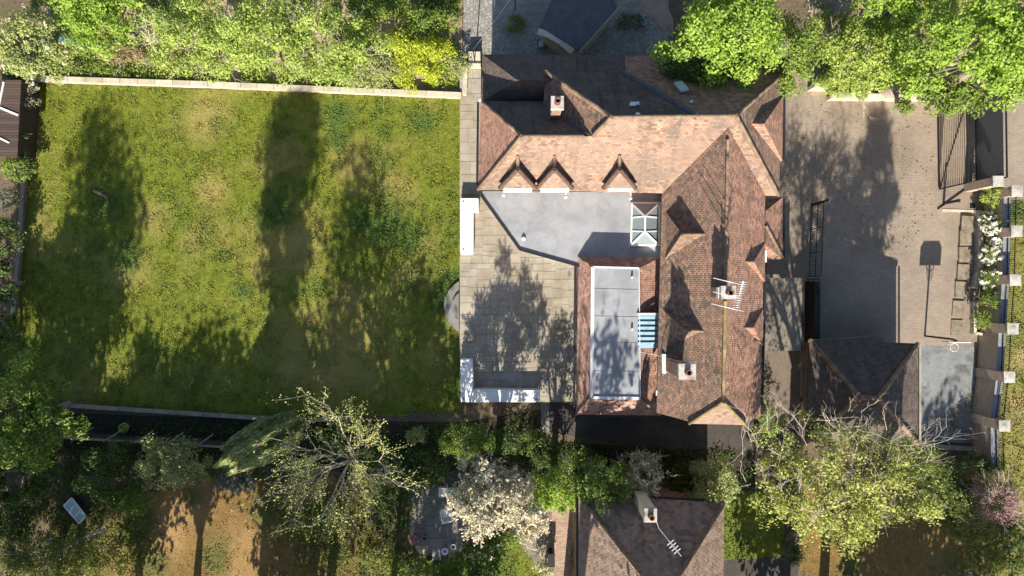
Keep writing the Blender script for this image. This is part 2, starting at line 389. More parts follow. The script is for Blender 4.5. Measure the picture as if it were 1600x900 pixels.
def inpoly(x, y, poly):
    r = np.zeros(x.shape, bool); n = len(poly)
    for i in range(n):
        x0, y0 = poly[i]; x1, y1 = poly[(i + 1) % n]
        c = ((y0 > y) != (y1 > y)) & (x < (x1 - x0) * (y - y0) / ((y1 - y0) if y1 != y0 else 1e-9) + x0)
        r ^= c
    return r
def vnoise(x, y, s, seed):
    g = np.random.default_rng(seed).random((64, 64))
    u = x * s + 100; v = y * s + 100; i = np.floor(u).astype(int); j = np.floor(v).astype(int)
    fu = u - i; fv = v - j; fu = fu * fu * (3 - 2 * fu); fv = fv * fv * (3 - 2 * fv)
    G = lambda a, c: g[a % 64, c % 64]
    return (G(i, j) * (1 - fu) + G(i + 1, j) * fu) * (1 - fv) + (G(i, j + 1) * (1 - fu) + G(i + 1, j + 1) * fu) * fv
def fbm(x, y, s, seed): return .5 * vnoise(x, y, s, seed) + .3 * vnoise(x, y, s * 2.1, seed + 1) + .2 * vnoise(x, y, s * 4.3, seed + 2)
def spots(x, y, L):
    r = np.zeros_like(x)
    for px, py, rad in L:
        p = W(px, py); d = np.hypot(x - p.x, y - p.y) / (rad / 30)
        d = d * (.65 + .7 * fbm(x, y, 1.3, 77)); r = np.maximum(r, np.clip(1.35 - d, 0, 1))
    return r
def lawn(name, label, pxs, z, gm, bm, n_per_m2, dryL, cloL, dry_amt, seed, blade=(.024, .09)):
    pts = [W(x, y) for x, y in pxs]; P = [(p.x, p.y) for p in pts]
    def fields(x, y):
        dry = np.clip(np.clip((fbm(x, y, .45, seed) - .5) * 3.2, 0, 1) * dry_amt + spots(x, y, dryL) * .8, 0, 1)
        clo = np.clip(np.clip((fbm(x, y, .6, seed + 9) - .58) * 5, 0, 1) * .5 + spots(x, y, cloL), 0, 1)
        return dry * (1 - clo * .7), clo
    st = .25; xs = [p[0] for p in P]; ys = [p[1] for p in P]
    # ground sheet: triangulated grid clipped by cell centre, with a full polygon just under it
    gx = np.arange(min(xs), max(xs), st); gy = np.arange(min(ys), max(ys), st)
    X, Y = np.meshgrid(gx, gy); X = X.ravel(); Y = Y.ravel(); k = inpoly(X + st / 2, Y + st / 2, P); X = X[k]; Y = Y[k]
    q = np.stack([np.stack([X, Y], 1), np.stack([X + st, Y], 1), np.stack([X + st, Y + st], 1), np.stack([X, Y + st], 1)], 1)
    zz = np.full(q.shape[:2] + (1,), z); V = np.concatenate([q, zz], 2).astype(np.float32)
    o = quad_mesh(name, V, gm); me = o.data
    co = V.reshape(-1, 3); d, c = fields(co[:, 0].astype(float), co[:, 1].astype(float))
    for an, val in (("dry", d), ("clover", c)):
        a = me.attributes.new(an, 'FLOAT', 'POINT'); a.data.foreach_set("value", val.astype(np.float32))
    tag(o, kind='structure')
    rng = np.random.default_rng(seed); area = abs(sum(P[i][0] * P[(i + 1) % len(P)][1] - P[(i + 1) % len(P)][0] * P[i][1] for i in range(len(P)))) / 2
    n = int(area * n_per_m2 * 1.3 * ((max(xs) - min(xs)) * (max(ys) - min(ys))) / area / 1.3)
    x = rng.uniform(min(xs), max(xs), n); y = rng.uniform(min(ys), max(ys), n); k = inpoly(x, y, P); x = x[k]; y = y[k]
    d, c = fields(x, y)
    tuft = np.clip((fbm(x, y, 2.6, seed + 20) - .3) * 2.2, .25, 1.3) + c * .2
    n = len(x); a = rng.uniform(0, 2 * np.pi, n); L = rng.uniform(.5, 1.2, n) * blade[1] * tuft; w = rng.uniform(.6, 1.3, n) * blade[0] * (1 + c)
    tilt = rng.uniform(.3, 1.2, n)
    dx, dy = np.cos(a), np.sin(a); tx, ty = -dy, dx
    base = np.stack([x, y, np.full(n, z)], 1)
    tip = base + np.stack([dx * L * np.cos(tilt), dy * L * np.cos(tilt), L * np.sin(tilt)], 1)
    t = np.stack([tx * w, ty * w, np.zeros(n)], 1)
    V = np.stack([base - t, base + t, tip + t * .35, tip - t * .35], 1)
    o = quad_mesh(name.replace('lawn', 'grass') if 'lawn' in name else name + '_grass', V, bm, None, dict(dry=d, clover=c))
    tag(o, label, 'grass', None, 'stuff')

lawn('lawn', 'large rectangular green lawn grass with darker clover clumps and dry patches', [(60, 130), (722, 150), (719, 645), (400, 650), (115, 632), (-30, 628), (-30, 560), (24, 490), (52, 190)], .012,
     M['lawn'], M['blade'], 600, [(635, 432, 22), (320, 185, 40), (300, 375, 22), (560, 255, 45), (610, 300, 40), (440, 250, 40), (455, 380, 60), (500, 545, 90), (200, 420, 40), (690, 560, 40), (240, 340, 30), (330, 300, 30)],
     [(530, 180, 26), (530, 215, 18), (570, 345, 26), (640, 380, 20), (200, 400, 26), (170, 320, 30), (600, 350, 40), (660, 190, 22), (710, 440, 26), (690, 470, 20), (380, 455, 14), (430, 330, 30)], .55, 5)
lawn('dry_lawn', 'parched orange and straw coloured lawn of the neighbouring garden', [(185, 800), (215, 772), (250, 762), (330, 748), (420, 752), (520, 742), (570, 790), (610, 860), (620, 1000), (60, 1000), (70, 900), (150, 850)], .01, M['dlawn'], M['dblade'], 300,
     [(250, 830, 60), (290, 790, 50), (380, 860, 50)], [(120, 870, 60), (205, 835, 35), (240, 880, 26), (330, 870, 22), (420, 800, 30), (520, 860, 40), (300, 775, 16)], .8, 31, (.02, .055))
lawn('shaded_lawn', 'brown shaded lawn under the large cherry tree', [(1250, 770), (1590, 720), (1590, 960), (1256, 960)], .01, M['dlawn'], M['dblade'], 200, [], [(1570, 800, 50), (1500, 900, 40), (1330, 890, 20)], .3, 41, (.02, .055))
lawn('small_lawn', 'small dark green lawn beside the neighbouring hipped roof', [(1120, 770), (1225, 770), (1225, 868), (1120, 880)], .01, M['lawn'], M['blade'], 300, [], [], .2, 51)
lawn('border_lawn', 'green lawn tongue between flower bed and crazy paving', [(690, 1000), (640, 885), (770, 830), (810, 840), (850, 900), (850, 1000)], .01, M['lawn'], M['blade'], 300, [], [(760, 880, 40)], .1, 61)
lawn('grass_verge', 'sunny yellow green street verge grass outside the brick boundary wall', [(1535, 312), (1720, 312), (1720, 1000), (1540, 1000), (1540, 712)], .012, M['vlawn'], M['vblade'], 300, [(1590, 640, 30), (1598, 560, 20)], [(1585, 330, 20)], .5, 71, (.035, .09))

def slabs(name, rect, z, t, mat, seed, mn=.38, mx=.95, gap=.012, clip=None):
    """random ashlar paving: rectangular flags of uneven size with open joints over a mortar bed"""
    rng = random.Random(seed); b = MB()
    def split(x0, y0, x1, y1):
        w, h = x1 - x0, y1 - y0
        if (w > mx) or (h > mx * .8) :
            if w >= h * .9 or h < mn * 1.6:
                c = x0 + w * rng.uniform(.35, .65); split(x0, y0, c, y1); split(c, y0, x1, y1)
            else:
                c = y0 + h * rng.uniform(.35, .65); split(x0, y0, x1, c); split(x0, c, x1, y1)
            return
        if clip and not inpoly(np.array([(x0 + x1) / 2]), np.array([(y0 + y1) / 2]), clip)[0]: return
        dz = rng.uniform(-.006, .006); g = gap * rng.uniform(.5, 1.2)
        P = [(x0 + g, y0 + g), (x1 - g, y0 + g), (x1 - g, y1 - g), (x0 + g, y1 - g)]
        i0 = len(b.v)
        b.v += [(x, y, z + dz + rng.uniform(-.002, .002)) for x, y in P] + [(x, y, z - t) for x, y in P]
        for f in ([0, 1, 2, 3], [0, 4, 5, 1], [1, 5, 6, 2], [2, 6, 7, 3], [3, 7, 4, 0]):
            b.f.append([i0 + q for q in f]); b.sm.append(False); b.uv += [(0, 0)] * 4
    split(*rect)
    return tag(b.build(name, mat), kind='structure')
ZP = .30
def rect(px0, py0, px1, py1, z=0):
    a = W(px0, py1, z); c = W(px1, py0, z); return (a.x, a.y, c.x, c.y)
sheet('patio_bed', [(719, 306), (908, 306), (908, 627), (719, 627)], ZP - .03, M['joint'], .27)
slabs('patio', rect(718.5, 305, 909, 627.5, ZP), ZP, .028, M['flags'], 3, .30, .78, .010)
sheet('side_terrace_bed', [(719, 105), (752, 105), (752, 305), (719, 305)], ZP - .03, M['joint'], .27)
slabs('side_terrace', rect(718.5, 108, 752, 304.6, ZP), ZP, .028, M['flags'], 4, .5, 1.0)
# curved garden steps on the lawn side of the patio
for (r0, z1, nm) in ((1.32, .15, 'garden_step'), (.80, .27, 'garden_step')):
    b = MB(); c = W(728, 479); pts = []
    for i in range(9):
        a = R(100 + i * 20); pts.append((c.x + (r0 if r0 > 1 else .82) * 0.86 * math.cos(a), c.y + r0 * 1.02 * math.sin(a)))
    pts = [(min(x, W(717.6, 0).x), y) for x, y in pts]
    b.prism(pts, 0, z1); tag(b.build(nm, M['flags_g']), kind='structure')
sheet('side_drive', [(845, 627), (1262, 600), (1262, 690), (1240, 705), (1000, 700), (845, 672)], .012, M['tarmac'])
sheet('driveway', [(1185, 60), (1720, 60), (1720, 312), (1535, 312), (1530, 545), (1262, 545), (1262, 620), (1185, 620)], .016, M['drive'])
sheet('drive_strip', [(1190, 548), (1250, 548), (1250, 665), (1190, 665)], .022, M['tarmac_l'])
sheet('side_path', [(845, 628), (858, 628), (858, 675), (845, 675)], .02, M['flags_g'])
sheet('concrete_court', [(1432, 541), (1523, 541), (1523, 692), (1432, 690)], .022, M['concrete'])
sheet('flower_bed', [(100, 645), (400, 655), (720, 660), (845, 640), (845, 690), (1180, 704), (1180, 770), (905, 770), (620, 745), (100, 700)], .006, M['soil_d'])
sheet('north_border', [(60, -200), (722, -200), (722, 150), (60, 128)], .005, M['soil_l'])
sheet('rear_yard', [(724, -200), (1045, -200), (1045, 90), (724, 90)], .008, M['cobble'])
sheet('yard_path', [(985, -60), (1010, -60), (1052, 30), (1052, 62), (1020, 30), (975, -10)], .014, M['soil_l'])
sheet('east_border', [(1262, -200), (1720, -200), (1720, 150), (1262, 150)], .02, M['soil_l'])
sheet('south_path', [(862, 770), (897, 770), (897, 1000), (862, 1000)], .018, M['redpath'])
sheet('crazy_paving', [(800, 770), (868, 770), (868, 1000), (850, 900), (812, 850)], .014, M['crazy'])
sheet('south_terrace_bed', [(640, 760), (770, 745), (800, 800), (700, 875), (655, 872), (640, 830)], .012, M['joint'])
cl = [(W(x, y).x, W(x, y).y) for x, y in [(640, 765), (665, 745), (775, 735), (780, 800), (715, 862), (665, 872), (650, 830)]]
slabs('south_terrace', rect(636, 736, 784, 876, .04), .045, .03, M['flags_g'], 8, .45, .95, .012, cl)
sheet('neighbour_drive', [(1118, 876), (1246, 868), (1252, 1000), (1118, 1000)], .014, M['tarmac'])

# ------------------------------------------------------------ the main house
def roofhip(eave, r0, r1, drop=.18, mb=None):
    """eave = (sw, se, ne, nw) points, ridge r0 (west/south end) to r1; closed shell"""
    b = mb or MB(); sw, se, ne, nw = [Vector(p) for p in eave]; r0, r1 = Vector(r0), Vector(r1)
    ew = abs(r1.x - r0.x) >= abs(r1.y - r0.y)
    if ew:
        F = [[sw, se, r1, r0], [ne, nw, r0, r1], [nw, sw, r0], [se, ne, r1]]
    else:
        F = [[se, ne, r1, r0], [nw, sw, r0, r1], [sw, se, r0], [ne, nw, r1]]
    for f in F: b.poly(f)
    e = [sw, se, ne, nw]; d = Vector((0, 0, -drop))
    for i in range(4):
        p, q = e[i], e[(i + 1) % 4]; b.poly([p + d, q + d, q, p])
    b.poly([p + d for p in e[::-1]])
    return b
RR = random.Random(77)
def ridge(mb, a, c, r=.12, seg=.32, lift=.02):
    """row of overlapping ridge / bonnet tiles bedded along a line"""
    a, c = Vector(a), Vector(c); n = max(2, int((c - a).length / seg)); pts = []; rad = []
    for i in range(n):
        k = r * RR.uniform(.94, 1.06); u = Vector((0, 0, lift + RR.uniform(-.008, .008)))
        pts += [a.lerp(c, i / n) + u, a.lerp(c, (i + .96) / n) + u]; rad += [k * 1.02, k * .96]
    mb.tube(pts, rad, 8)
def plate(F, b=None, t=.16):
    """roof planes given as polygons, closed underneath by an offset copy"""
    b = b or MB()
    for f in F:
        f = [Vector(p) for p in f]; b.poly(f)
        d = Vector((0, 0, -t)); b.poly([p + d for p in f[::-1]])
        for i in range(len(f)):
            p, q = f[i], f[(i + 1) % len(f)]; b.poly([p + d, q + d, q, p])
    return b
house = thing('house', 'large tile roofed main house with many hips, dormers and two grey flat roofs', 'house', W(1000, 380))
ZE = 5.0
# A main east-west roof
A_sw, A_se, A_ne, A_nw = W(842, 297, ZE), W(1217, 306, ZE), W(1223, 116, ZE), W(852, 112, 5.25)
A0, A1 = W(955, 183, 8.0), W(1150, 181, 8.0)
bS = MB(); bS.poly([A_sw, A_se, A1, A0]); d = Vector((0, 0, -.16)); bS.poly([A_sw + d, A_se + d, A_se, A_sw])
south = bS.build('south_roof', M['tile_s'], house)
NP, NQ = A_nw.lerp(A_ne, .32), A0.lerp(A1, .69)
bX = MB(); bX.poly([A_ne, NP, NQ, A1]); bX.poly([A_ne + Vector((0, 0, -.16)), NP + Vector((0, 0, -.16)), NP, A_ne]); bX.build('north_roof', M['tile_c'], house)
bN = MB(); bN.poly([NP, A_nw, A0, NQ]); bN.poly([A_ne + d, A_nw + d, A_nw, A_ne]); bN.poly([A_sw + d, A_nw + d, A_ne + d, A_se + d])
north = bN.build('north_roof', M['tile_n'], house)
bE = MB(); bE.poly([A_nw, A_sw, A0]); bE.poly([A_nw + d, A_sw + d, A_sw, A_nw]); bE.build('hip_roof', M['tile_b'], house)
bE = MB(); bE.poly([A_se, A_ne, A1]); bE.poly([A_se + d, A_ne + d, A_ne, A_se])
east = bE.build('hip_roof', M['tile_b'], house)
# W wing
Ws = (W(746.5, 296.5, ZE + .03), W(960, 297.4, ZE + .03), W(960, 158, ZE), W(751, 158, ZE)); w0, w1 = W(815, 213, 7.3), W(955, 213, 7.3)
b = MB(); b.poly([Ws[0], Ws[1], w1, w0]); b.poly([Ws[0] + d, Ws[1] + d, Ws[1], Ws[0]]); b.build('south_roof', M['tile_s'], house)
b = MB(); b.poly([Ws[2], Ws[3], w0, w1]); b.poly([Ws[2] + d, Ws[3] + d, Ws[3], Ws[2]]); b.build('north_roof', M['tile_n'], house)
b = MB(); b.poly([Ws[3], Ws[0], w0]); b.poly([Ws[3] + d, Ws[0] + d, Ws[0], Ws[3]]); b.poly([p + d for p in Ws[::-1]])
wh = b.build('hip_roof', M['tile_c'], house)
# lower NW wing and lean-to, north cross wing
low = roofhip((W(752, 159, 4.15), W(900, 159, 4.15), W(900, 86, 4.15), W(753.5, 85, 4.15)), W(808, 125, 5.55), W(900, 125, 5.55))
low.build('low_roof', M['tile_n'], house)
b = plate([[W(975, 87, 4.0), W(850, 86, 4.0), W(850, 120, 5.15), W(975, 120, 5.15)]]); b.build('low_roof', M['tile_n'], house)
b = plate([[W(1235, 89, 4.0), W(976, 87, 4.0), W(976, 120, 5.17), W(1235, 120, 5.17)]]); b.build('low_roof', M['tile_c'], house)
# E wing on the east hip
b = roofhip((W(1130, 251, ZE - .02), W(1222.5, 251, ZE - .02), W(1224, 150, ZE - .02), W(1130, 150, ZE - .02)), W(1130, 193.5, 7.0), W(1194, 193.5, 7.0))
b.build('east_gable_roof', M['tile_c'], house)
# B north-south roof with half-hipped south end
Bn, Bs = W(1138, 200, 7.6), W(1130, 628, 7.6)
Bw0, Bw1, Be1, Be0 = W(1036, 250, ZE), W(1026, 645, ZE), W(1188, 651, ZE), W(1197, 250, ZE)
Jw, Je = W(1078, 659, 6.25), W(1163, 661, 6.25)
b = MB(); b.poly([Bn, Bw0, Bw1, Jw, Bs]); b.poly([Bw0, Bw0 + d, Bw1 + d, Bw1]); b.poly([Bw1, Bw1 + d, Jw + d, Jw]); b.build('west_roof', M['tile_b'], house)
b = MB(); b.poly([Bs, Je, Be1, Be0, Bn]); b.poly([Be1, Be1 + d, Be0 + d, Be0]); b.poly([Je, Je + d, Be1 + d, Be1]); b.poly([Bw0 + d, Be0 + d, Be1 + d, Je + d, Jw + d, Bw1 + d]); b.build('east_roof', M['tile_c'], house)
Jw2, Je2 = W(1076, 662, 6.22), W(1165, 664, 6.22)
b = MB(); b.poly([Jw2, Je2, Bs + Vector((0, 0, .03))]); b.poly([Jw2 + d, Je2 + d, Je2, Jw2]); b.poly([Jw2, Bs + Vector((0, 0, .03)), Bs + d, Jw2 + d]); b.poly([Bs + Vector((0, 0, .03)), Je2, Je2 + d, Bs + d]); b.poly([Je2 + d, Jw2 + d, Bs + d])
hh = b.build('half_hip_roof', M['tile_s'], house)
# ridge and hip tiles
def rt(parent, mat, *lines, r=.085):
    for a, c in lines:
        b = MB(); ridge(b, a, c, r); b.build('ridge_tiles', mat, parent)
rt(south, M['bonnet'], (A0, A1), (w0, w1.lerp(w0, .3)), (A0, W(925, 213, 7.3)))
rt(east, M['bonnet'], (A1, A_se), (A1, A_ne))
rt(north, M['bonnet'], (A0, A_nw), r=.10)
rt(wh, M['bonnet'], (w0, Ws[0]), (w0, Ws[3]))
rt(hh, M['bonnet_y'], (Bs, Jw2), (Bs, Je2), (Bs, W(1133, 470, 7.6)), r=.075)
rt(hh, M['bonnet'], (W(1133, 470, 7.6), W(1137, 218, 7.6)), r=.07)
b = MB(); ridge(b, NQ, NP, .15, .4, -.02); b.build('valley_lead', M['felt_d'], house)
b = MB(); b.bar(W(1150, 222, 7.0), W(1186, 309, 5.02), .05, .06); b.build('valley_flashing', M['flash'], house); b = MB(); b.bar(W(880, 190, 6.1), W(922, 212, 7.25), .05, .05); b.build('valley_flashing', M['flash'], house)

def dormer(eave, r0, r1, mat, win, hr=.055, hm='bonnet'):
    o = roofhip(eave, r0, r1, .12).build('dormer', mat, house)
    b = MB(); ridge(b, r0, r1, hr, .3)
    es = [Vector(e) for e in eave]; front = sorted(es, key=lambda p: min((p - Vector(r0)).length, (p - Vector(r1)).length))[:2]
    for f in front: ridge(b, f, min((Vector(r0), Vector(r1)), key=lambda q: (q - f).length), hr, .28)
    b.build('hip_tiles', M[hm], o)
    w = MB(); w.bar(win[0], win[1], .10, .5); w.build('window', M['white'], o)
    return o
for x in (809, 866.5, 968):
    hw = 27 if x < 900 else 24
    a, c, ap, bk = W(x - hw, 294, 5.5), W(x + hw, 294, 5.5), W(x, 264, 6.5), W(x, 232, 6.5)
    bl, br = W(x - hw, 240, 5.5), W(x + hw, 240, 5.5); dd = Vector((0, 0, -.10)); out = Vector((0, .02, 0))
    m = MB(); m.poly([a, c, ap]); m.poly([a + dd, c + dd, c, a]); o = m.build('dormer', M['tile_s'], house)
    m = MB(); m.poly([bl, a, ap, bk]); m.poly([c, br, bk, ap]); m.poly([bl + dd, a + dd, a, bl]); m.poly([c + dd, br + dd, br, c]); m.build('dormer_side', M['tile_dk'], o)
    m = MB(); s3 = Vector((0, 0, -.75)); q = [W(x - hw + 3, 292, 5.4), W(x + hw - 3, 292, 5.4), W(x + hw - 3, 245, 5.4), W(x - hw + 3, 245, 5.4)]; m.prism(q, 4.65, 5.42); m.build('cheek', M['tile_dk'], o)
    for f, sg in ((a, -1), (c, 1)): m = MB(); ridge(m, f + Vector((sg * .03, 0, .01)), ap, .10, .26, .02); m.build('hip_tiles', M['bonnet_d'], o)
    m = MB(); ridge(m, ap, bk.lerp(ap, .35), .075, .26); m.build('ridge_tiles', M['bonnet'], o)
    m = MB(); m.bar(W(x - hw + 5, 297.2, 4.95), W(x + hw - 5, 297.2, 4.95), .12, .5); m.build('window', M['white'], o)
dormer((W(1039, 406, 5.06), W(1115, 406, 5.06), W(1115, 329, 5.06), W(1039, 329, 5.06)), W(1066, 366, 6.75), W(1115, 366, 6.75), M['tile_b'], (W(1042, 345, 4.7), W(1042, 392, 4.7)))
dormer((W(1036, 545, 5.06), W(1115, 545, 5.06), W(1115, 483, 5.06), W(1036, 483, 5.06)), W(1066, 515, 6.75), W(1115, 519, 6.75), M['tile_b'], (W(1039, 495, 4.7), W(1039, 533, 4.7)))
dormer((W(1140, 440, 5.03), W(1195.5, 440, 5.03), W(1195.5, 380, 5.03), W(1140, 380, 5.03)), W(1140, 409, 6.3), W(1178, 409, 6.3), M['tile_c'], (W(1193, 392, 4.7), W(1193, 428, 4.7)))
dormer((W(1140, 540, 5.03), W(1192.5, 540, 5.03), W(1192.5, 483, 5.03), W(1140, 483, 5.03)), W(1140, 512, 6.3), W(1177, 512, 6.3), M['tile_c'], (W(1190, 494, 4.7), W(1190, 530, 4.7)))
# porch roof on the east wall
b = roofhip((W(1180, 405, 3.2), W(1223, 405, 3.2), W(1223, 308, 3.2), W(1180, 308, 3.2)), W(1196, 383, 4.45), W(1196, 330, 4.45)); po = b.build('porch_roof', M['tile_c'], house)
b = MB(); ridge(b, W(1196, 352, 4.45), W(1223, 403, 3.25), .08); b.build('ridge_tiles', M['bonnet'], po)
# C: single-storey block with flat lead top and tiled skirts
ZT = 4.1
ci = [W(924, 621, ZT), W(1000, 622, ZT), W(998, 419, ZT), W(926, 417, ZT)]
co_ = [W(900, 648, 3.0), W(1031, 649, 3.0), W(1034, 402, 3.2), W(904, 402, 3.2)]
b = MB()
for i in range(4):
    j = (i + 1) % 4; b.poly([co_[i], co_[j], ci[j], ci[i]])
    b.poly([co_[i] + d, co_[j] + d, co_[j], co_[i]])
b.poly([p + d for p in co_[::-1]]); sk = b.build('skirt_roof', M['tile_r'], house)
for i in (0, 1, 3): b = MB(); ridge(b, ci[i], co_[i], .07); b.build('hip_tiles', M['bonnet'], sk)
b = MB(); b.prism(ci, ZT - .1, ZT + .03); fr = b.build('flat_roof', M['felt'], house)
b = MB(); U = Vector((0, 0, .06))
for i, w_ in ((0, .13), (3, .15), (2, .07), (1, .03)): b = MB(); b.bar(ci[i] + U, ci[(i + 1) % 4] + U, w_, .08); b.build('lead_edge', M['flash'], fr)
for f_ in (.2, .42, .62, .83): b = MB(); b.bar(ci[0].lerp(ci[3], f_) + Vector((.1, 0, .035)), ci[1].lerp(ci[2], f_) + Vector((-.05, 0, .035)), .05, .02); b.build('roll_joint', M['felt'], fr)
for y in (433, 514, 604): b = MB(); p = W(987.5, y, 4.2); b.lathe((p.x, p.y, ZT + .03), [(.05, 0), (.05, .16), (.03, .18)], 8); b.build('vent_pipe', M['whitew'], fr)
# slatted rooflight between C and B
lo = thing_l = MB()
for k in range(6):
    y = 494 + k * 8.2; a = W(997, y, 4.22); c = W(1032, y, 3.62)
    p = [a, c, W(1032, y + 8.8, 3.50), W(997, y + 8.8, 4.10)]
    lo.poly(p[::-1] if False else [p[0], p[3], p[2], p[1]]); lo.poly([p[0] + d, p[1] + d, p[2] + d, p[3] + d])
    for i in range(4): lo.poly([p[i] + d, p[(i + 1) % 4] + d, p[(i + 1) % 4], p[i]][::-1])
lo.build('slatted_rooflight', M['glassb'], house)
b = MB(); b.bar(W(996, 491, 4.22), W(1033, 491, 3.72), .12, .12); b.bar(W(1034, 490, 3.7), W(1034, 545, 3.7), .1, .12); b.build('rooflight_upstand', M['flash'], house)
# D: flat roofed extension
D = [W(752, 297, 3.2), W(1036, 300, 3.2), W(1036, 404, 3.2), W(925, 404, 3.2), W(908, 417, 3.2), W(812, 390, 3.2), W(752, 306, 3.2)]
b = MB(); b.prism(D, 2.9, 3.2); dr = b.build('flat_roof', M['felt'], house)
for x in (800, 845, 892, 940): b = MB(); b.bar(W(x, 301, 3.205), W(x, 380 if x < 820 else 394 if x < 860 else 402, 3.205), .06, .016); b.build('membrane_lap', M['felt'], dr)
b = MB(); E = [Vector((p.x, p.y, 3.22)) for p in D]
for i, j in ((6, 5), (5, 4)): b.bar(E[i], E[j], .09, .12)
b.bar(E[0], E[6], .09, .12); b.build('edge_trim', M['dark'], dr)
for x0, y0, x1, y1, z in ((750, 296.5, 985, 298.5, 4.9), (990, 299, 1052, 302, 4.9), (747, 160, 745.5, 296, 4.9), (1037, 300, 1033, 485, 4.9), (1032, 548, 1026, 640, 4.9), (1196, 410, 1190, 648, 4.9), (1224, 310, 1224, 404, 3.1), (1225, 120, 1225, 250, 4.9), (899, 404, 897, 648, 2.95), (899, 650, 1030, 650, 2.95), (1187, 307, 1217, 308, 4.9)):
    b = MB(); b.bar(W(x0, y0, z), W(x1, y1, z), .1, .1); b.build('gutter', M['dark'], house)
for x, y in ((787, 305), (884, 308), (985, 310)):
    b = MB(); p = W(x, y, 3.5); b.box((p.x, p.y + .18, 3.55), (.06, .3, .06)); b.lathe((p.x, p.y, 3.42), [(.04, 0), (.08, .04), (.08, .16), (.03, .2)], 10); b.build('flood_lamp', M['whitew'], house)
b = MB(); p = W(818, 373, 3.2); b.lathe((p.x, p.y, 3.2), [(.10, 0), (.10, .1), (.06, .14)], 10); b.build('roof_vent', M['whitew'], dr)
# rooflight lantern on D
fx = [W(986, 383, 3.45), W(1029, 383, 3.45), W(1030, 318, 3.45), W(987, 318, 3.45)]
b = MB(); b.prism([W(984, 384.5, 3.3), W(1031, 384.5, 3.3), W(1032, 316, 3.3), W(985, 316, 3.3)], 3.2, 3.44); lan = b.build('roof_lantern', M['white'], house)
k0, k1 = W(1007.5, 362, 4.0), W(1008, 338, 4.0)
b = MB(); b.poly([fx[0], fx[1], k0]); b.poly([fx[1], fx[2], k1, k0]); b.poly([fx[2], fx[3], k1]); b.poly([fx[3], fx[0], k0, k1]); b.build('glass', M['glass'], lan)
b = MB(); u = Vector((0, 0, .02))
for p, q in ((fx[0], k0), (fx[1], k0), (fx[2], k1), (fx[3], k1), (k0, k1), (fx[0], fx[1]), (fx[1], fx[2]), (fx[2], fx[3]), (fx[3], fx[0])): b.bar(p + u, q + u, .07, .06)
for f in (.34, .66):
    b.bar(fx[0].lerp(fx[3], f) + u, k0.lerp(k1, (f - .34) / .32) + u, .05, .05); b.bar(fx[1].lerp(fx[2], f) + u, k0.lerp(k1, (f - .34) / .32) + u, .05, .05)
b.build('glazing_bar', M['white'], lan)
# walls
b = MB()
b.prism([W(872, 290, 4.6), W(1205, 300, 4.6), W(1212, 122, 4.6), W(872, 118, 4.6)], 0, 4.9)
b.prism([W(757, 289, 4.6), W(870, 289, 4.6), W(870, 164, 4.6), W(759, 164, 4.6)], 0, 4.9)
b.prism([W(760, 155, 3.9), W(872, 155, 3.9), W(1215, 155, 3.9), W(1215, 95, 3.9), W(760, 92, 3.9)], 0, 3.98)
b.prism([W(1044, 255, 4.6), W(1036, 636, 4.6), W(1180, 642, 4.6), W(1188, 255, 4.6)], 0, 4.9)
b.prism([W(1180, 398, 2.9), W(1216, 398, 2.9), W(1216, 316, 2.9), W(1180, 316, 2.9)], 0, 3.05)
b.prism([W(908, 640, 2.8), W(1040, 640, 2.8), W(1040, 410, 2.8), W(910, 410, 2.8)], 0, 2.83)
b.prism([W(760, 296, 2.9), W(1040, 296, 2.9), W(1040, 404, 2.9), W(912, 411, 2.9), W(814, 384, 2.9), W(760, 308, 2.9)], 0, 2.91)
# south gable above the eaves of B
g0, g1, g2 = W(1040, 641, 4.8), W(1182, 645, 4.8), W(1128, 640, 6.2)
b.prism([W(1085, 648, 5.9), W(1155, 650, 5.9), W(1155, 630, 5.9), W(1085, 630, 5.9)], 4.8, 5.95)
b.build('wall', M['brick'], house)
# windows and doors in the walls that face the patio
def wall_window(name, a, c, z0, z1, mat_f=None):
    a, c = Vector((a.x, a.y, 0)), Vector((c.x, c.y, 0))
    b = MB(); b.wall(a, c, .10, z0, z1); f = b.build(name, mat_f or M['white'], house)
    dd = (c - a).normalized(); nrm = Vector((dd.y, -dd.x, 0))
    b = MB(); ln = (c - a).length; n = max(1, round(ln / .9))
    for i in range(n):
        p = a + dd * (ln * i / n + .07) + nrm * .045; q = a + dd * (ln * (i + 1) / n - .07) + nrm * .045
        b.wall(p, q, .03, z0 + .08, z1 - .08)
    b.build('pane', M['winglass'], f)
wall_window('patio_door', W(771, 319.5, 2.9) , W(806, 368, 2.9), .32, 2.5)
wall_window('patio_door', W(825, 388, 2.9), W(895, 407.5, 2.9), .32, 2.5)
wall_window('window', W(909.6, 450, 2.8), W(908.8, 500, 2.8), 1.1, 2.4)
wall_window('window', W(908.6, 560, 2.8), W(908.2, 610, 2.8), 1.1, 2.4)
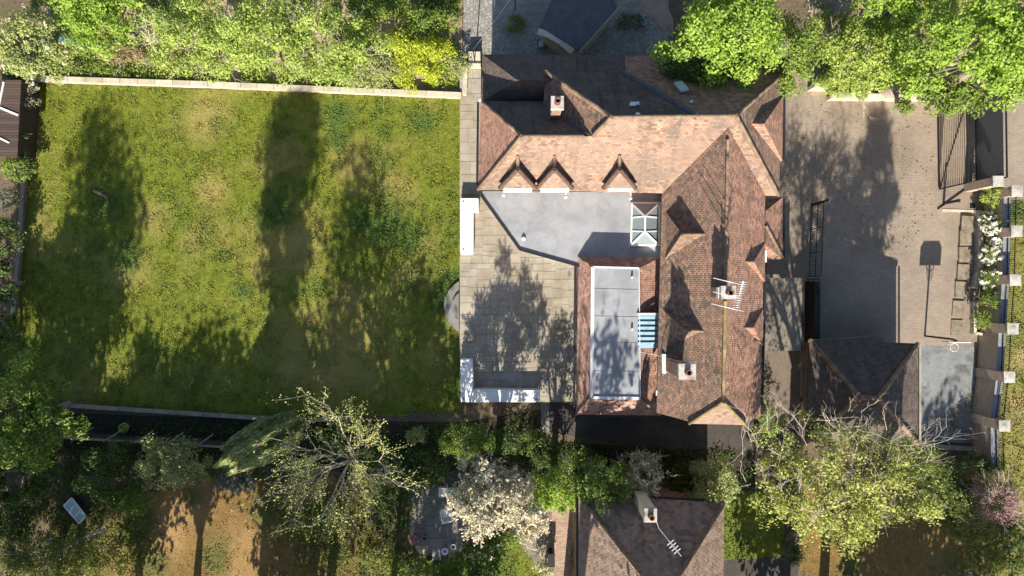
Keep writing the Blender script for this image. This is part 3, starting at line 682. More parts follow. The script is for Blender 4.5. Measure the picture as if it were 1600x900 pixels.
# chimneys
def chimney(x0, y0, x1, y1, z0, z1, pots, base_mat=None, cap=.06):
    b = MB(); b.prism([(x0, y0), (x1, y0), (x1, y1), (x0, y1)], z0, z1 - .25); o = b.build('chimney', base_mat or M['brick'], house)
    b = MB(); b.prism([(x0 - cap, y0 - cap), (x1 + cap, y0 - cap), (x1 + cap, y1 + cap), (x0 - cap, y1 + cap)], z1 - .25, z1); b.build('cap', M['capst'], o)
    for i in range(pots):
        c = ((x0 + x1) / 2, y0 + (y1 - y0) * (i + .5) / pots, z1)
        b = MB(); b.lathe(c, [(.13, 0), (.11, .25), (.13, .27), (.13, .33), (.09, .33), (.08, .05)], 12); b.build('pot', M['potclay'], o)
    return o
p = W(871, 160, 8.1); chimney(p.x - .2, p.y - .2, p.x + .2, p.y + .2, 4.5, 8.1, 1)
p = W(1140, 457, 8.7); chimney(p.x - .28, p.y - .2, p.x + .20, p.y + .2, 6.5, 8.7, 1)
p = W(1074, 581, 8.0); chimney(p.x - .29, p.y - .26, p.x + .29, p.y + .26, 4.5, 8.0, 1)
b = MB(); a = W(1037, 553, 5.2); c = W(1037, 583, 5.2); b.bar(a, c, .16, .25); b.build('soil_pipe', M['white'], house)
b = MB(); b.bar(W(1122.5, 449, 8.3), W(1122.5, 466, 8.3), .09, .3); b.build('chimney_flashing', M['flash'], house)
# aerial on the ridge chimney
b = MB(); c = W(1144, 462, 9.6); b.tube([(W(1138, 460, 8.6).x, c.y, 8.4), (c.x, c.y, 9.7)], .025, 6)
dirv = Vector((.22, -1, 0)).normalized(); t = Vector((1, .22, 0))
for off, ln, L in ((.55, .02, 1.1), (.02, .0, 1.1), (-.45, 0, 1.25)):
    q = c + Vector((-.18, off, 0)); b.tube([q - Vector((L / 2, -.12 * L, 0)), q + Vector((L / 2, -.12 * L, 0))], .016, 5)
q0 = c + Vector((.42, .55, 0)); q1 = c + Vector((.12, -.5, 0)); b.tube([q0, q1], .018, 5)
for k in range(13):
    q = q0.lerp(q1, k / 12); b.tube([q - Vector((.14, .03, 0)), q + Vector((.14, -.03, 0))], .010, 4)
b.tube([c + Vector((-.2, .0, 0)), c + Vector((.25, .0, 0))], .02, 5); b.build('aerial', M['alu'], house)
# roof details on the north slope
b = MB(); p = W(992, 163, 7.45); b.box((p.x - .09, p.y, 7.4), (.22, .16, .3)); b.box((p.x + .09, p.y + .03, 7.4), (.16, .12, .25)); b.build('roof_vent', M['whitew'], house); b = MB(); b.lathe((W(997, 179, 8).x, W(997, 179, 8).y, 7.75), [(.11, 0), (.11, .2), (.05, .26)], 10); b.build('roof_vent', M['whitew'], house)
b = MB(); a = W(1059, 129, 6.05); b.bar(a, W(1070, 141, 6.75), .35, .1); b.build('roof_window', M['pblue'], house)
b = MB(); p = W(1079, 160, 7.2); b.lathe((p.x, p.y, 7.0), [(.05, 0), (.05, .4)], 8); b.build('vent_pipe', M['white'], house); b = MB(); p = W(750, 157, 5.1); b.lathe((p.x, p.y, 5), [(.06, 0), (.06, .15)], 8)
b.build('vent_pipe', M['white'], house)
for x, y, z in ((1184, 309, 5.0), (1033, 432, 3.1), (1056, 303, 5.0), (1026, 614, 4.95)): b = MB(); p = W(x, y, z); b.box((p.x, p.y, z), (.07, .22, .07)); b.build('white_bracket', M['white'], house)
# steps and wall stub at the north west corner
# ------------------------------------------------------------ garage, neighbour, shed
g = thing('garage', 'hip roofed brick garage at the end of the paved drive', 'garage', W(1330, 600))
e = (W(1260, 690, 2.4), W(1434, 693, 2.4), W(1434, 537, 2.4), W(1265, 531, 2.4)); r0, r1 = W(1343, 621, 4.4), W(1372, 622, 4.4)
o = roofhip(e, r0, r1).build('roof', M['tile_g'], g)
b = MB()
for p, q in ((r0, r1), (e[0], r0), (e[3], r0), (e[1], r1), (e[2], r1)): ridge(b, p, q, .12)
b.build('ridge_tiles', M['bonnet'], o)
b = MB(); b.prism([W(1284, 680, 2.3), W(1426, 684, 2.3), W(1426, 545, 2.3), W(1286, 540, 2.3)], 0, 2.28); b.build('wall', M['brick'], g)
a, c = W(1290, 539.6, 2.3), W(1405, 543.2, 2.3); b = MB(); b.bar((c.x, c.y + .05, 1.05), (a.x, a.y + .05, 1.05), .08, 2.1); b.build('garage_door', M['wood_d'], g)
b = MB(); b.bar(W(1437, 537, 2.3), W(1437, 692, 2.3), .1, .1); b.build('gutter', M['coping_g'], g)

n = thing('neighbour_house', 'neighbouring house with plain brown pyramid roof and tall chimney', 'house', W(1010, 960))
e = (W(903, 1180, 4.5), W(1131, 1180, 4.5), W(1131, 786, 4.5), W(904, 772, 4.5)); r0, r1 = W(1034, 1010, 7.9), W(1036, 938, 7.9)
o = roofhip(e, r0, r1).build('roof', M['tile_f'], n)
b = MB()
for p, q in ((r0, r1), (e[3], r1), (e[2], r1), (e[0], r0), (e[1], r0)): ridge(b, p, q, .10)
b.build('ridge_tiles', M['tile_f'], o)
b = MB(); b.prism([W(907, 1160, 4.4), W(1124, 1160, 4.4), W(1124, 794, 4.4), W(907, 782, 4.4)], 0, 4.38); b.build('wall', M['brick'], n)
b = MB(); b.bar(W(905.6, 800, 3.6), W(905.6, 845, 3.6), .12, 1.5); f = b.build('window', M['white'], n)
b = MB(); b.bar(W(903.6, 803, 3.6), W(903.6, 842, 3.6), .1, 1.25); b.build('pane', M['winglass'], f)
b = MB(); b.bar(W(902, 780, 4.4), W(901, 1180, 4.4), .1, .1); b.bar(W(904, 770, 4.4), W(1131, 784, 4.4), .1, .1); b.build('gutter', M['dark'], n)
p = W(1018, 808, 7.4); house_ = house; house = n
o = chimney(p.x - .24, p.y - .26, p.x + .24, p.y + .26, 4.6, 7.2, 1, M['render'], .03); house = house_
b = MB(); c = W(1030, 826, 7.3); c2 = W(1062, 866, 7.7); b.tube([(p.x + .25, p.y - .2, 7.0), c, c2], .02, 5); dd = (c2 - c).normalized(); t = Vector((-dd.y, dd.x, 0))
for k in range(4): q = c.lerp(c2, .55 + .11 * k); b.bar(q - t * .18, q + t * .18, .03, .03)
b.bar(c.lerp(c2, .45), c2 + dd * .1, .035, .035); b.build('aerial', M['alu'], n)

s = thing('garden_shed', 'dark felt roofed outbuilding in the rear yard with pale board gutter', 'shed', W(900, 20))
Rf = [W(843, 41, 2.5), W(905, 80, 2.5), W(965, 12, 2.5), W(935, -60, 2.5), W(880, -40, 2.5)]
b = MB(); b.prism(Rf, 2.34, 2.5); b.build('roof', M['felt_d'], s)
cc = sum(Rf, Vector()) / 5
b = MB(); b.prism([Vector((p.x, p.y, 0)).lerp(Vector((cc.x, cc.y, 0)), .08) for p in Rf], 0, 2.33); b.build('wall', M['render'], s)
b = MB(); b.bar(W(905, 82, 2.52), W(967, 12, 2.52), .06, .08); b.build('trim', M['coping_g'], s)
b = MB(); q = [W(844, 44, 2.42), W(862, 50, 2.42), W(880, 61, 2.42), W(898, 76, 2.42)]
for i in range(3): b.bar(q[i] + Vector((-.1, -.16, 0)), q[i + 1] + Vector((-.1, -.16, 0)), .30, .12)
b.build('gutter_board', M['coping'], s)
st = thing('storage_box', 'low grey storage chest against the outbuilding wall', 'box', W(862, 66))
b = MB(); p = W(863, 62); b.box((p.x, p.y, .35), (1.0, .5, .7), R(-33)); b.build('body', M['felt_d'], st)
b = MB(); b.box((p.x, p.y, .73), (1.06, .55, .05), R(-33)); b.build('lid', M['lead'], st)

# west shed with boarded roof
s = thing('board_shed', 'brown boarded low shed with white edge strips by the left lawn edge', 'shed', W(14, 190))
b = MB(); b.prism([W(-40, 245, 1.8), W(27, 245, 1.8), W(33, 125, 1.8), W(-40, 125, 1.8)], 1.66, 1.8); b.build('roof', M['shedroof'], s)
b = MB(); b.prism([W(-36, 240, 1.6), W(22, 240, 1.6), W(28, 130, 1.6), W(-36, 130, 1.6)], 0, 1.65); b.build('wall', M['wood_d'], s)
b = MB(); b.bar(W(6, 128, 1.83), W(-4, 178, 1.83), .08, .05); b.bar(W(-6, 166, 1.83), W(28, 180, 1.83), .10, .05); b.bar(W(-6, 213, 1.83), W(14, 223, 1.83), .08, .05); b.build('edge_strip', M['whitew'], s)

# ------------------------------------------------------------ walls, fences, railings, gates
def garden_wall(name, label, cat, pts, w, h, mat, capmat, cap=.05, ov=.03, z0=0):
    r = thing(name, label, cat, pts[len(pts) // 2], 'low garden walls')
    b = MB(); c = MB()
    for a, q in zip(pts, pts[1:]):
        b.wall(a, q, w - 2 * ov, z0, h - cap); 
        dv = (q - a); n_ = max(1, round(dv.length / .9))
        for i in range(n_): c.wall(a + dv * ((i + .012) / n_), a + dv * ((i + .988) / n_), w, h - cap, h)
    b.build('masonry', mat, r); c.build('coping', capmat, r); return r
garden_wall('garden_wall', 'long low stone wall with pale coping along the top of the lawn', 'wall', [W(60, 126), W(330, 135), W(560, 145), W(722, 152)], .27, .45, M['render'], M['coping'])
garden_wall('garden_wall', 'low grey coped wall along the bottom edge of the lawn', 'wall', [W(112, 632), W(400, 651), W(560, 656)], .20, .35, M['brick'], M['coping_g'])
garden_wall('garden_wall', 'narrow brown edging wall down the left side of the lawn', 'wall', [W(57, 180), W(42, 280), W(34, 400), W(26, 492)], .20, .30, M['brick'], M['coping_g'])
garden_wall('garden_wall', 'short white coped wall stub beside the house corner and drive', 'wall', [W(1261, 140), W(1290, 140)], .26, .9, M['render'], M['coping'])
garden_wall('garden_wall', 'white coped wall across the top of the paved drive under the trees', 'wall', [W(1291, 155), W(1480, 157)], .24, .7, M['render'], M['coping'])
garden_wall('terrace_wall', 'cream coped return wall between lawn wall and house corner', 'wall', [W(727, 152), W(729, 108), W(752, 108)], .22, .60, M['render'], M['coping'])
r = thing('garden_steps', 'cream stone steps at the top left corner of the house', 'steps', W(742, 97))
b = MB(); p = W(742, 93); b.box((p.x, p.y, .3), (.62, .42, .6)); b.build('step', M['coping'], r)
b = MB(); p = W(742, 102); b.box((p.x, p.y, .23), (.62, .2, .46)); b.build('step', M['coping'], r)
garden_wall('planter_wall', 'low mossy stone wall holding the rose bed beside the drive', 'wall', [W(1524, 330), W(1524, 420), W(1516, 450)], .22, .45, M['capst'], M['coping'])
garden_wall('planter_wall', 'lower corner of the rose bed wall next to the small green shrub', 'wall', [W(1516, 470), W(1516, 520), W(1532, 522)], .14, .40, M['capst'], M['coping'])
garden_wall('court_wall', 'low brick kerb wall at the bottom edge of the concrete court', 'wall', [W(1436, 690), W(1470, 697), W(1532, 700)], .22, .35, M['brick'], M['coping_g'])
r = thing('side_wall', 'dark wall between the side passage and the paved drive', 'wall', W(1262, 560))
b = MB(); b.wall(W(1261, 440), W(1259, 660), .22, 0, 1.2); b.build('masonry', M['felt_b'], r)
b = MB(); b.wall(W(1261, 440), W(1259, 660), .28, 1.2, 1.26); b.build('coping', M['dark'], r)

# stepped flags beside the drive
for i, (y, x) in enumerate(((350, 1508), (372, 1506), (398, 1505), (425, 1503), (452, 1500), (482, 1496), (512, 1494))):
    b = MB(); p = W(x, y); b.box((p.x, p.y, .025 + .01 * (7 - i)), (.60, .80, .05 + .02 * (7 - i)), R(-2 + (i * 37 % 5 - 2))); tag(b.build('paving_step', M['step']), kind='structure')
b = MB(); b.prism([W(1464, 328), W(1522, 330), W(1522, 286), W(1508, 296)], .016, .11); tag(b.build('ramp', M['drive']), kind='structure')
b = MB(); b.wall(W(1470, 328.5), W(1524, 330.5), .11, 0, .135); tag(b.build('kerb', M['coping']), kind='structure')
b = MB(); p = W(1517, 322); b.box((p.x, p.y, .12), (.26, .26, .02)); o = b.build('drain_cover', M['iron']); tag(o, 'small black square drain cover on the pale kerb by the gate', 'drain cover')

# brick boundary wall with piers and railings
bw = thing('boundary_wall', 'red brick boundary wall with capped piers and iron railings along the street', 'wall', W(1533, 500))
piers = [(1591, 298), (1590, 362), (1588, 437), (1583, 514), (1579, 590), (1570, 665)]
pw = [W(x, y, 2.25) for x, y in piers]; end = W(1572, 745, 2.25)
pts = pw + [end]
b = MB()
for a, q in zip(pts, pts[1:]): b.wall(a, q, .28, 0, 1.45)
b.build('masonry', M['brick_l'], bw)
b = MB()
for a, q in zip(pts, pts[1:]): b.wall(a, q, .36, 1.45, 1.52)
b.build('coping', M['lead'], bw)
for p in pw:
    b = MB(); b.box((p.x, p.y, 1.08), (.46, .46, 2.16)); o = b.build('pier', M['brick_l'], bw)
    b = MB(); x, y = p.x + math.sin(p.y * 9) * .025, p.y + math.cos(p.y * 7) * .025
    b.prism([(x - .275, y - .275), (x + .275, y - .275), (x + .275, y + .275), (x - .275, y + .275)], 2.16, 2.22)
    q = [Vector((x + sx * .275, y + sy * .275, 2.22)) for sx, sy in ((-1, -1), (1, -1), (1, 1), (-1, 1))]; tp = Vector((x, y, 2.255))
    for i in range(4): b.poly([q[i], q[(i + 1) % 4], tp])
    b.build('cap', M['capst'], o)
for a, q in zip(pts, pts[1:]):
    b = MB(); dv = q - a; n_ = int(dv.length / .12)
    for zz in (1.6, 2.1):
        p0 = a + dv * .12; p1 = a + dv * .9; b.bar((p0.x, p0.y, zz), (p1.x, p1.y, zz), .03, .03)
    for i in range(n_):
        f = .12 + .78 * i / n_; p = a + dv * f; b.tube([(p.x, p.y, 1.52), (p.x, p.y, 2.22)], .011, 4)
    b.build('railing', M['iron'], bw)
gp = thing('gate_pier', 'separate brick gate pier with pale stone cap at the drive entrance', 'pier', W(1525, 292))
p = W(1560, 283, 2.3); b = MB(); b.box((p.x, p.y, 1.1), (.42, .42, 2.2)); b.build('shaft', M['brick_l'], gp)
b = MB(); b.box((p.x, p.y, 2.25), (.52, .52, .10)); b.build('cap', M['capst'], gp)
# gates
def slat_gate(label, a, c, h, gap, brace):
    r = thing('gate', label, 'gate', a, 'open drive gates')
    b = MB(); dz = Vector((0, 0, h)); lo_ = Vector((0, 0, .12))
    for p, q in ((a + lo_, a + dz), (c + lo_, c + dz), (a + lo_, c + lo_), (a + dz, c + dz)): b.bar(p, q, .06, .06)
    if brace: b.bar(a + lo_, c + dz, .05, .06)
    b.build('frame', M['iron'], r)
    b = MB(); n_ = int((h - .2) / gap)
    for i in range(n_):
        z = Vector((0, 0, .18 + i * gap)); b.bar(a + z, c + z, .02, .03 if brace else gap * 1.02)
    b.build('slats', M['gatem' if not brace else 'wood'], r)
slat_gate('open drive gate of thin horizontal slats with a diagonal brace', W(1466, 296), W(1464, 178), 2.35, .14, True)
slat_gate('solid dark drive gate leaf nearer the street', W(1524, 288), W(1522, 150), 2.3, .2, False)
r = thing('gate_post', 'short dark metal post standing in front of the slatted gate', 'post', W(1474, 322))
b = MB(); p = W(1474, 318); b.box((p.x, p.y, .6), (.12, .12, 1.2)); b.build('shaft', M['iron'], r); b = MB(); b.box((p.x, p.y, 1.23), (.16, .16, .05)); b.build('cap', M['iron'], r)
# iron railing of the side gate
def iron_panel(label, a, c, h, n_, name='iron_railing'):
    r = thing(name, label, 'railing', a)
    b = MB()
    for z in (.1, h * .55, h): b.bar(a + Vector((0, 0, z)), c + Vector((0, 0, z)), .03, .03)
    for i in range(4): p = a.lerp(c, i / 3); b.bar((p.x, p.y, 0), (p.x, p.y, h + .05), .035, .035)
    b.build('frame', M['iron'], r)
    b = MB()
    for i in range(n_): p = a.lerp(c, (i + .5) / n_); b.tube([(p.x, p.y, .1), (p.x, p.y, h)], .012, 4)
    b.build('bars', M['iron'], r)
iron_panel('tall black iron railing beside the shaded side of the drive', W(1267, 322), W(1263, 432), 1.5, 34)
iron_panel('short black iron gate at the end of the railing', W(1262, 436), W(1261, 458), 1.3, 7, 'iron_gate')
r = thing('railing_post', 'tall thin black post casting a long shadow line on the drive', 'post', W(1268, 322)); b = MB(); p = W(1268, 320); b.box((p.x, p.y, .9), (.09, .09, 1.8)); b.build('shaft', M['iron'], r); b = MB(); b.lathe((p.x, p.y, 1.8), [(.03, 0), (.07, .06), (.03, .13)], 8); b.build('finial', M['iron'], r)
r = thing('carport', 'flat grey brown carport roof in the side passage by the house', 'carport', W(1215, 490))
q = [W(1193, 548, 2.4), W(1252, 548, 2.4), W(1254, 434, 2.4), W(1193, 434, 2.4)]; b = MB(); b.prism(q, 2.28, 2.4); b.build('roof', M['tarmac_c'], r)
for p in q[1:3]: b = MB(); b.box((p.x - .12, p.y + (.1 if p is q[1] else -.1), 1.14), (.1, .1, 2.27)); b.build('post', M['wood_d'], r)
b = MB(); b.bar(q[1] + Vector((.03, 0, 0)), q[2] + Vector((.03, 0, 0)), .06, .14); b.build('fascia', M['felt_b'], r)
# panel fence below the lawn
f = thing('panel_fence', 'dark timber panel fence with pale top rail below the lawn', 'fence', W(220, 685))
A, B_ = W(96, 674), W(372, 690)
b = MB(); b.wall(A, B_, .05, .05, 1.25); b.build('panel', M['wood_d'], f)
b = MB(); b.wall(A, B_, .09, 1.25, 1.31); b.build('top_rail', M['coping_g'], f)
for i in range(7):
    p = A.lerp(B_, i / 6); b = MB(); b.box((p.x, p.y, .7), (.1, .1, 1.4)); o = b.build('fence_post', M['wood'], f)
    b = MB(); b.bar((p.x, p.y, 1.36), (p.x + .5, p.y + .42, .6), .05, .05); b.build('brace', M['coping_g'], o)

# ------------------------------------------------------------ patio furniture and small things
def lbench(label, polyA, legs, h=.55):
    r = thing('bench', label, 'bench', polyA[0], 'white patio benches')
    b = MB(); P_ = [(p.x, p.y) for p in polyA]; b.prism(P_, ZP + h - .07, ZP + h); b.build('seat', M['white'], r)
    c = MB(); k = sum((Vector((p.x, p.y, 0)) for p in polyA), Vector()) / len(polyA)
    for a, q in zip(polyA, polyA[1:] + polyA[:1]):
        c.wall(a.lerp(q, .02), q.lerp(a, .02), .05, ZP, ZP + h - .072)
    c.build('apron', M['whitew'], r)
    for x, y in legs:
        p = W(x, y, ZP + h); b = MB(); b.lathe((p.x, p.y, ZP + h), [(.05, 0), (.05, .02), (.02, .025)], 8); b.build('bolt_cap', M['lead'], r)
lbench('white L shaped built-in bench at the lower left corner of the patio', [W(x, y, .85) for x, y in ((720.5, 628), (843, 628), (843, 610), (739, 609), (738, 562), (720, 562))], ((724, 569), (724, 623), (838, 624)))
lbench('white built-in bench on the upper lawn edge of the patio', [W(x, y, .85) for x, y in ((720, 396), (739, 396), (739, 330), (747, 330), (747, 310), (720, 310))], ((724, 390), (724, 315)))

def hoop():
    r = thing('basketball_hoop', 'basketball hoop on a pole above the concrete court', 'basketball hoop', W(1462, 531))
    c = W(1498, 535, 2.75); b = MB(); b.tube([(c.x, c.y + .12, 0), (c.x, c.y + .12, 2.3), (c.x, c.y + .06, 2.6)], .05, 8); b.build('pole', M['iron'], r)
    b = MB(); pr = [(-.55, 2.3), (.55, 2.3), (.55, 2.85), (.4, 3.05), (-.4, 3.05), (-.55, 2.85)]
    F = [Vector((c.x + x, c.y, z)) for x, z in pr]; Bk = [p + Vector((0, .04, 0)) for p in F]
    b.poly(F); b.poly(Bk[::-1])
    for i in range(6): j = (i + 1) % 6; b.poly([F[j], F[i], Bk[i], Bk[j]])
    b.build('backboard', M['whitew'], r)
    b = MB(); k = (c.x, c.y - .27, 2.42); b.tube([(k[0] + .20 * math.cos(R(a)), k[1] + .20 * math.sin(R(a)), k[2]) for a in range(0, 361, 18)], .018, 5); b.bar((k[0], c.y, k[2]), (k[0], c.y - .08, k[2]), .12, .05); b.build('rim', M['bark_p'], r)
    b = MB()
    for a in range(0, 360, 30):
        b.tube([(k[0] + .20 * math.cos(R(a)), k[1] + .20 * math.sin(R(a)), k[2]), (k[0] + .12 * math.cos(R(a + 25)), k[1] + .12 * math.sin(R(a + 25)), k[2] - .4)], .006, 4)
    b.build('net', M['whitew'], r)
hoop()

def chair(label, px, py, rz):
    r = thing('garden_chair', label, 'chair', W(px, py, .045), 'white garden chairs'); o = Vector(W(px, py, 0))
    ca, sa = math.cos(rz), math.sin(rz); T = lambda x, y, z: (o.x + x * ca - y * sa, o.y + x * sa + y * ca, z)
    b = MB(); b.box(T(0, 0, .46), (.50, .46, .035), rz); b.build('seat', M['white'], r)
    b = MB()
    for k in range(5): b.bar(T(-.2 + .1 * k, .24, .48), T(-.2 + .1 * k, .33, .92), .06, .02)
    b.bar(T(-.25, .33, .92), T(.25, .33, .92), .06, .05); b.build('backrest', M['white'], r)
    for sx in (-1, 1):
        b = MB(); b.bar(T(sx * .27, -.2, .66), T(sx * .27, .3, .68), .06, .03); b.build('armrest', M['white'], r)
        for sy in (-1, 1):
            b = MB(); b.bar(T(sx * .25, sy * .21, .045), T(sx * .26, sy * .2, .66 if sy < 0 else .7), .04, .04); b.build('leg', M['white'], r)
chair('white plastic garden chair alone on the grey flagged terrace', 699, 797, R(190))
chair('white plastic chair half hidden under the white blossom tree', 843, 802, R(60))
r = thing('garden_table', 'slatted white rectangular table at the top of the flagged terrace', 'table', W(706, 763, .045)); o = W(706, 763)
b = MB()
for k in range(7): b.box((o.x, o.y - .19 + .063 * k, .74), (1.15, .045, .03))
b.build('tabletop', M['whitew'], r)
b = MB(); b.box((o.x, o.y - .22, .72), (1.2, .03, .06)); b.box((o.x, o.y + .22, .72), (1.2, .03, .06)); b.box((o.x - .59, o.y, .72), (.03, .44, .06)); b.box((o.x + .59, o.y, .72), (.03, .44, .06)); b.build('frame', M['whitew'], r)
for sx in (-1, 1):
    for sy in (-1, 1): b = MB(); b.box((o.x + sx * .55, o.y + sy * .18, .38), (.05, .05, .67)); b.build('leg', M['whitew'], r)
r = thing('tray', 'small pale blue tray lying on the slatted table', 'tray', W(706, 761, .76)); b = MB(); b.box((o.x + .02, o.y, .765), (.30, .24, .02)); b.build('base', M['pblue'], r)
b = MB()
for dx, dy, w_, h_ in ((0, .12, .3, .02), (0, -.12, .3, .02), (.15, 0, .02, .26), (-.15, 0, .02, .26)): b.box((o.x + .02 + dx, o.y + dy, .79), (w_, h_, .04))
b.build('rim', M['white'], r)

def pot(label, px, py, rad, h, mat, soil, plant=None, z=0.045, rim=None):
    r = thing('plant_pot', label, 'plant pot', W(px, py, z), 'plant pots in the lower gardens'); o = W(px, py, 0)
    b = MB(); b.lathe((o.x, o.y, z), [(rad * .72, 0), (rad, h * .85), (rad * 1.1, h * .86), (rad * 1.1, h), (rad * .92, h), (rad * .88, h * .82)], 18); b.build('body', rim or mat, r)
    b = MB(); b.lathe((o.x, o.y, z), [(rad * .88, h * .80), (rad * .5, h * .83), (.01, h * .84)], 14); b.build('soil', soil, r)
    if plant:
        rng = np.random.default_rng(int(px)); n_ = 160
        d_ = rng.normal(size=(n_, 3)); d_ /= np.linalg.norm(d_, axis=1)[:, None]; d_[:, 2] = abs(d_[:, 2]); c = np.array([o.x, o.y, z + h * .85]) + d_ * rad * 1.1 * rng.uniform(.4, 1, (n_, 1))
        leafquads('plant', c, d_, rng, .07, plant, r)
def leafquads(name, c, nrm, rng, size, mat, parent, aspect=.55, tilt=.6, attr=None):
    n_ = len(c); nn = nrm + rng.normal(size=(n_, 3)) * tilt; nn /= np.linalg.norm(nn, axis=1)[:, None] + 1e-9
    a = rng.normal(size=(n_, 3)); t = np.cross(nn, a); t /= np.linalg.norm(t, axis=1)[:, None] + 1e-9; u = np.cross(nn, t)
    s_ = (size * rng.uniform(.6, 1.35, n_))[:, None]
    fold = nn * s_ * .18
    V = np.stack([c - t * s_, c - u * s_ * aspect + fold, c + t * s_, c + u * s_ * aspect + fold], 1)
    return quad_mesh(name, V, mat, parent, attr)
L = dict(
    bright=m_leaf('bright_maple_leaf', (0.12, 0.21, 0.028), (0.36, 0.50, 0.07), (0.46, 0.50, 0.12)),
    lime=m_leaf('lime_leaf', (.16, .23, .045), (.42, .52, .11), (.52, .50, .22)),
    pale=m_leaf('pale_green_leaf', (0.179, 0.218, 0.077), (0.422, 0.474, 0.166), (0.589, 0.538, 0.307)),
    mid=m_leaf('mid_green_leaf', (0.090, 0.147, 0.026), (0.256, 0.346, 0.058)),
    dark=m_leaf('dark_green_leaf', (0.036, 0.067, 0.016), (0.123, 0.190, 0.039)),
    gold=m_leaf('golden_leaf', (.26, .32, .02), (.50, .56, .045)),
    olive=m_leaf('olive_leaf', (.11, .13, .03), (.28, .30, .07)),
    grey=m_leaf('grey_green_leaf', (0.134, 0.151, 0.101), (0.314, 0.325, 0.224)),
    blue=m_leaf('blue_conifer', (0.056, 0.095, 0.095), (0.134, 0.202, 0.202), trans=.1),
    cyp=m_leaf('cypress_spray', (.15, .18, .055), (.42, .45, .17), (.48, .45, .24), trans=.25),
    plum=m_leaf('plum_leaf', (.26, .12, .14), (.48, .28, .28), (.50, .42, .36)),
    cherry=m_leaf('cherry_leaf', (.20, .24, .06), (.50, .53, .14), (.56, .50, .24)),
    blossom=m_leaf('cream_blossom', (.50, .44, .30), (.74, .68, .52), trans=.25),
    rose=m_leaf('white_rose', (.70, .68, .58), (.84, .82, .74), trans=.2),
    dry=m_leaf('dry_bramble', (0.246, 0.179, 0.112), (0.426, 0.336, 0.190)),
    ivy=m_leaf('ivy_leaf', (0.090, 0.146, 0.034), (0.246, 0.336, 0.078)),
)
pot('dark pot with purple flowers at the left edge of the terrace', 650, 838, .17, .32, M['terra'], M['plum'], None)
pot('grey empty pot with pale rim beside the purple flower pot', 664, 838, .15, .3, M['lead'], M['soil_d'])
pot('pot overflowing with bright purple flowers on the terrace edge', 696, 858, .16, .3, M['white'], M['plum'])
pot('pale ringed empty pot nearest the terrace edge wall', 709, 851, .13, .3, M['whitew'], M['soil_d'])
pot('terracotta pot with a dark plant at the bottom corner of the terrace', 672, 868, .15, .28, M['terra'], M['soil_d'], L['dark'])
pot('pale terracotta ringed pot under the blossom on the crazy paving', 807, 844, .15, .3, M['coping'], M['soil_d'], L['mid'], .014)
pot('grey stone pot in the dark bed behind the panel fence', 201, 666, .24, .5, M['lead'], M['soil_d'], L['gold'], .006)
r = thing('kettle_barbecue', 'round black barbecue kettle below the slatted table', 'barbecue', W(706, 776, .045)); o = W(706, 776)
b = MB(); b.lathe((o.x, o.y, .5), [(.08, 0), (.2, .1), (.24, .22), (.2, .34), (.06, .42)], 18); b.build('kettle', M['black'], r)
for k in range(3): b = MB(); a = R(90 + 120 * k); b.tube([(o.x + .14 * math.cos(a), o.y + .14 * math.sin(a), .56), (o.x + .26 * math.cos(a), o.y + .26 * math.sin(a), .045)], .014, 6); b.build('leg', M['iron'], r)
r = thing('wheelie_bin', 'black rounded bin lying in the sun on the crazy paving', 'bin', W(860, 866)); o = W(860, 866)
b = MB(); b.prism([(o.x - .15, o.y - .32), (o.x + .15, o.y - .32), (o.x + .17, o.y + .25), (o.x + .1, o.y + .34), (o.x - .1, o.y + .34), (o.x - .17, o.y + .25)], .014, .8); b.build('body', M['black'], r)
b = MB(); b.box((o.x, o.y, .83), (.36, .66, .05)); b.build('lid', M['black'], r)
# rear yard objects
def bowl(label, name, cat, px, py, rx, ry, h, mat, mat2, z=.008):
    r = thing(name, label, cat, W(px, py, z)); o = W(px, py)
    b = MB(); b.lathe((o.x, o.y, z), [(.6, 0), (1, h), (.93, h), (.86, h * .8)], 20, rx, ry); b.build('shell', mat, r)
    b = MB(); b.lathe((o.x, o.y, z), [(.87, h * .78), (.4, h * .82), (.02, h * .84)], 18, rx, ry); b.build('filling', mat2, r)
bowl('round pale metal tub with patchy water in the rear yard', 'tub', 'tub', 845, 71, .24, .27, .35, M['lead'], M['pblue'])
bowl('small white topped bucket near the house eave in the yard', 'bucket', 'bucket', 883, 81, .13, .13, .3, M['black'], M['white'])
bowl('pale blue oval trough lying on the weeds of the rear yard', 'trough', 'trough', 1004, 34, .17, .27, .22, M['pblue'], M['pblue'])
r = thing('tarpaulin', 'crumpled teal tarpaulin strip under the top left shrubs', 'tarpaulin', W(120, 74)); b = MB()
q = [W(105, 68), W(115, 70), W(128, 76), W(142, 77)]
for i in range(3): b.bar(q[i] + Vector((0, 0, .55)), q[i + 1] + Vector((0, 0, .6)), .35, .25)
b.build('sheet', M['teal'], r)
r = thing('cold_frame', 'tilted white framed cold frame among the dark lower left bushes', 'cold frame', W(118, 795)); o = W(118, 795)
b = MB(); b.prism([W(100, 790, .5), W(112, 778, .5), W(134, 806, .5), W(124, 818, .5)], .01, .5); b.build('box', M['wood_d'], r)
P4 = [W(100, 790, .56), W(112, 778, .66), W(134, 806, .66), W(124, 818, .56)]; b = MB(); b.poly(P4[::-1]); b.poly([p - Vector((0, 0, .03)) for p in P4]); b.build('glass', M['pblue'], r)
b = MB()
for i in range(4): b.bar(P4[i], P4[(i + 1) % 4], .07, .05)
for f_ in (.33, .66): b.bar(P4[0].lerp(P4[3], f_), P4[1].lerp(P4[2], f_), .04, .05)
b.build('frame', M['white'], r)
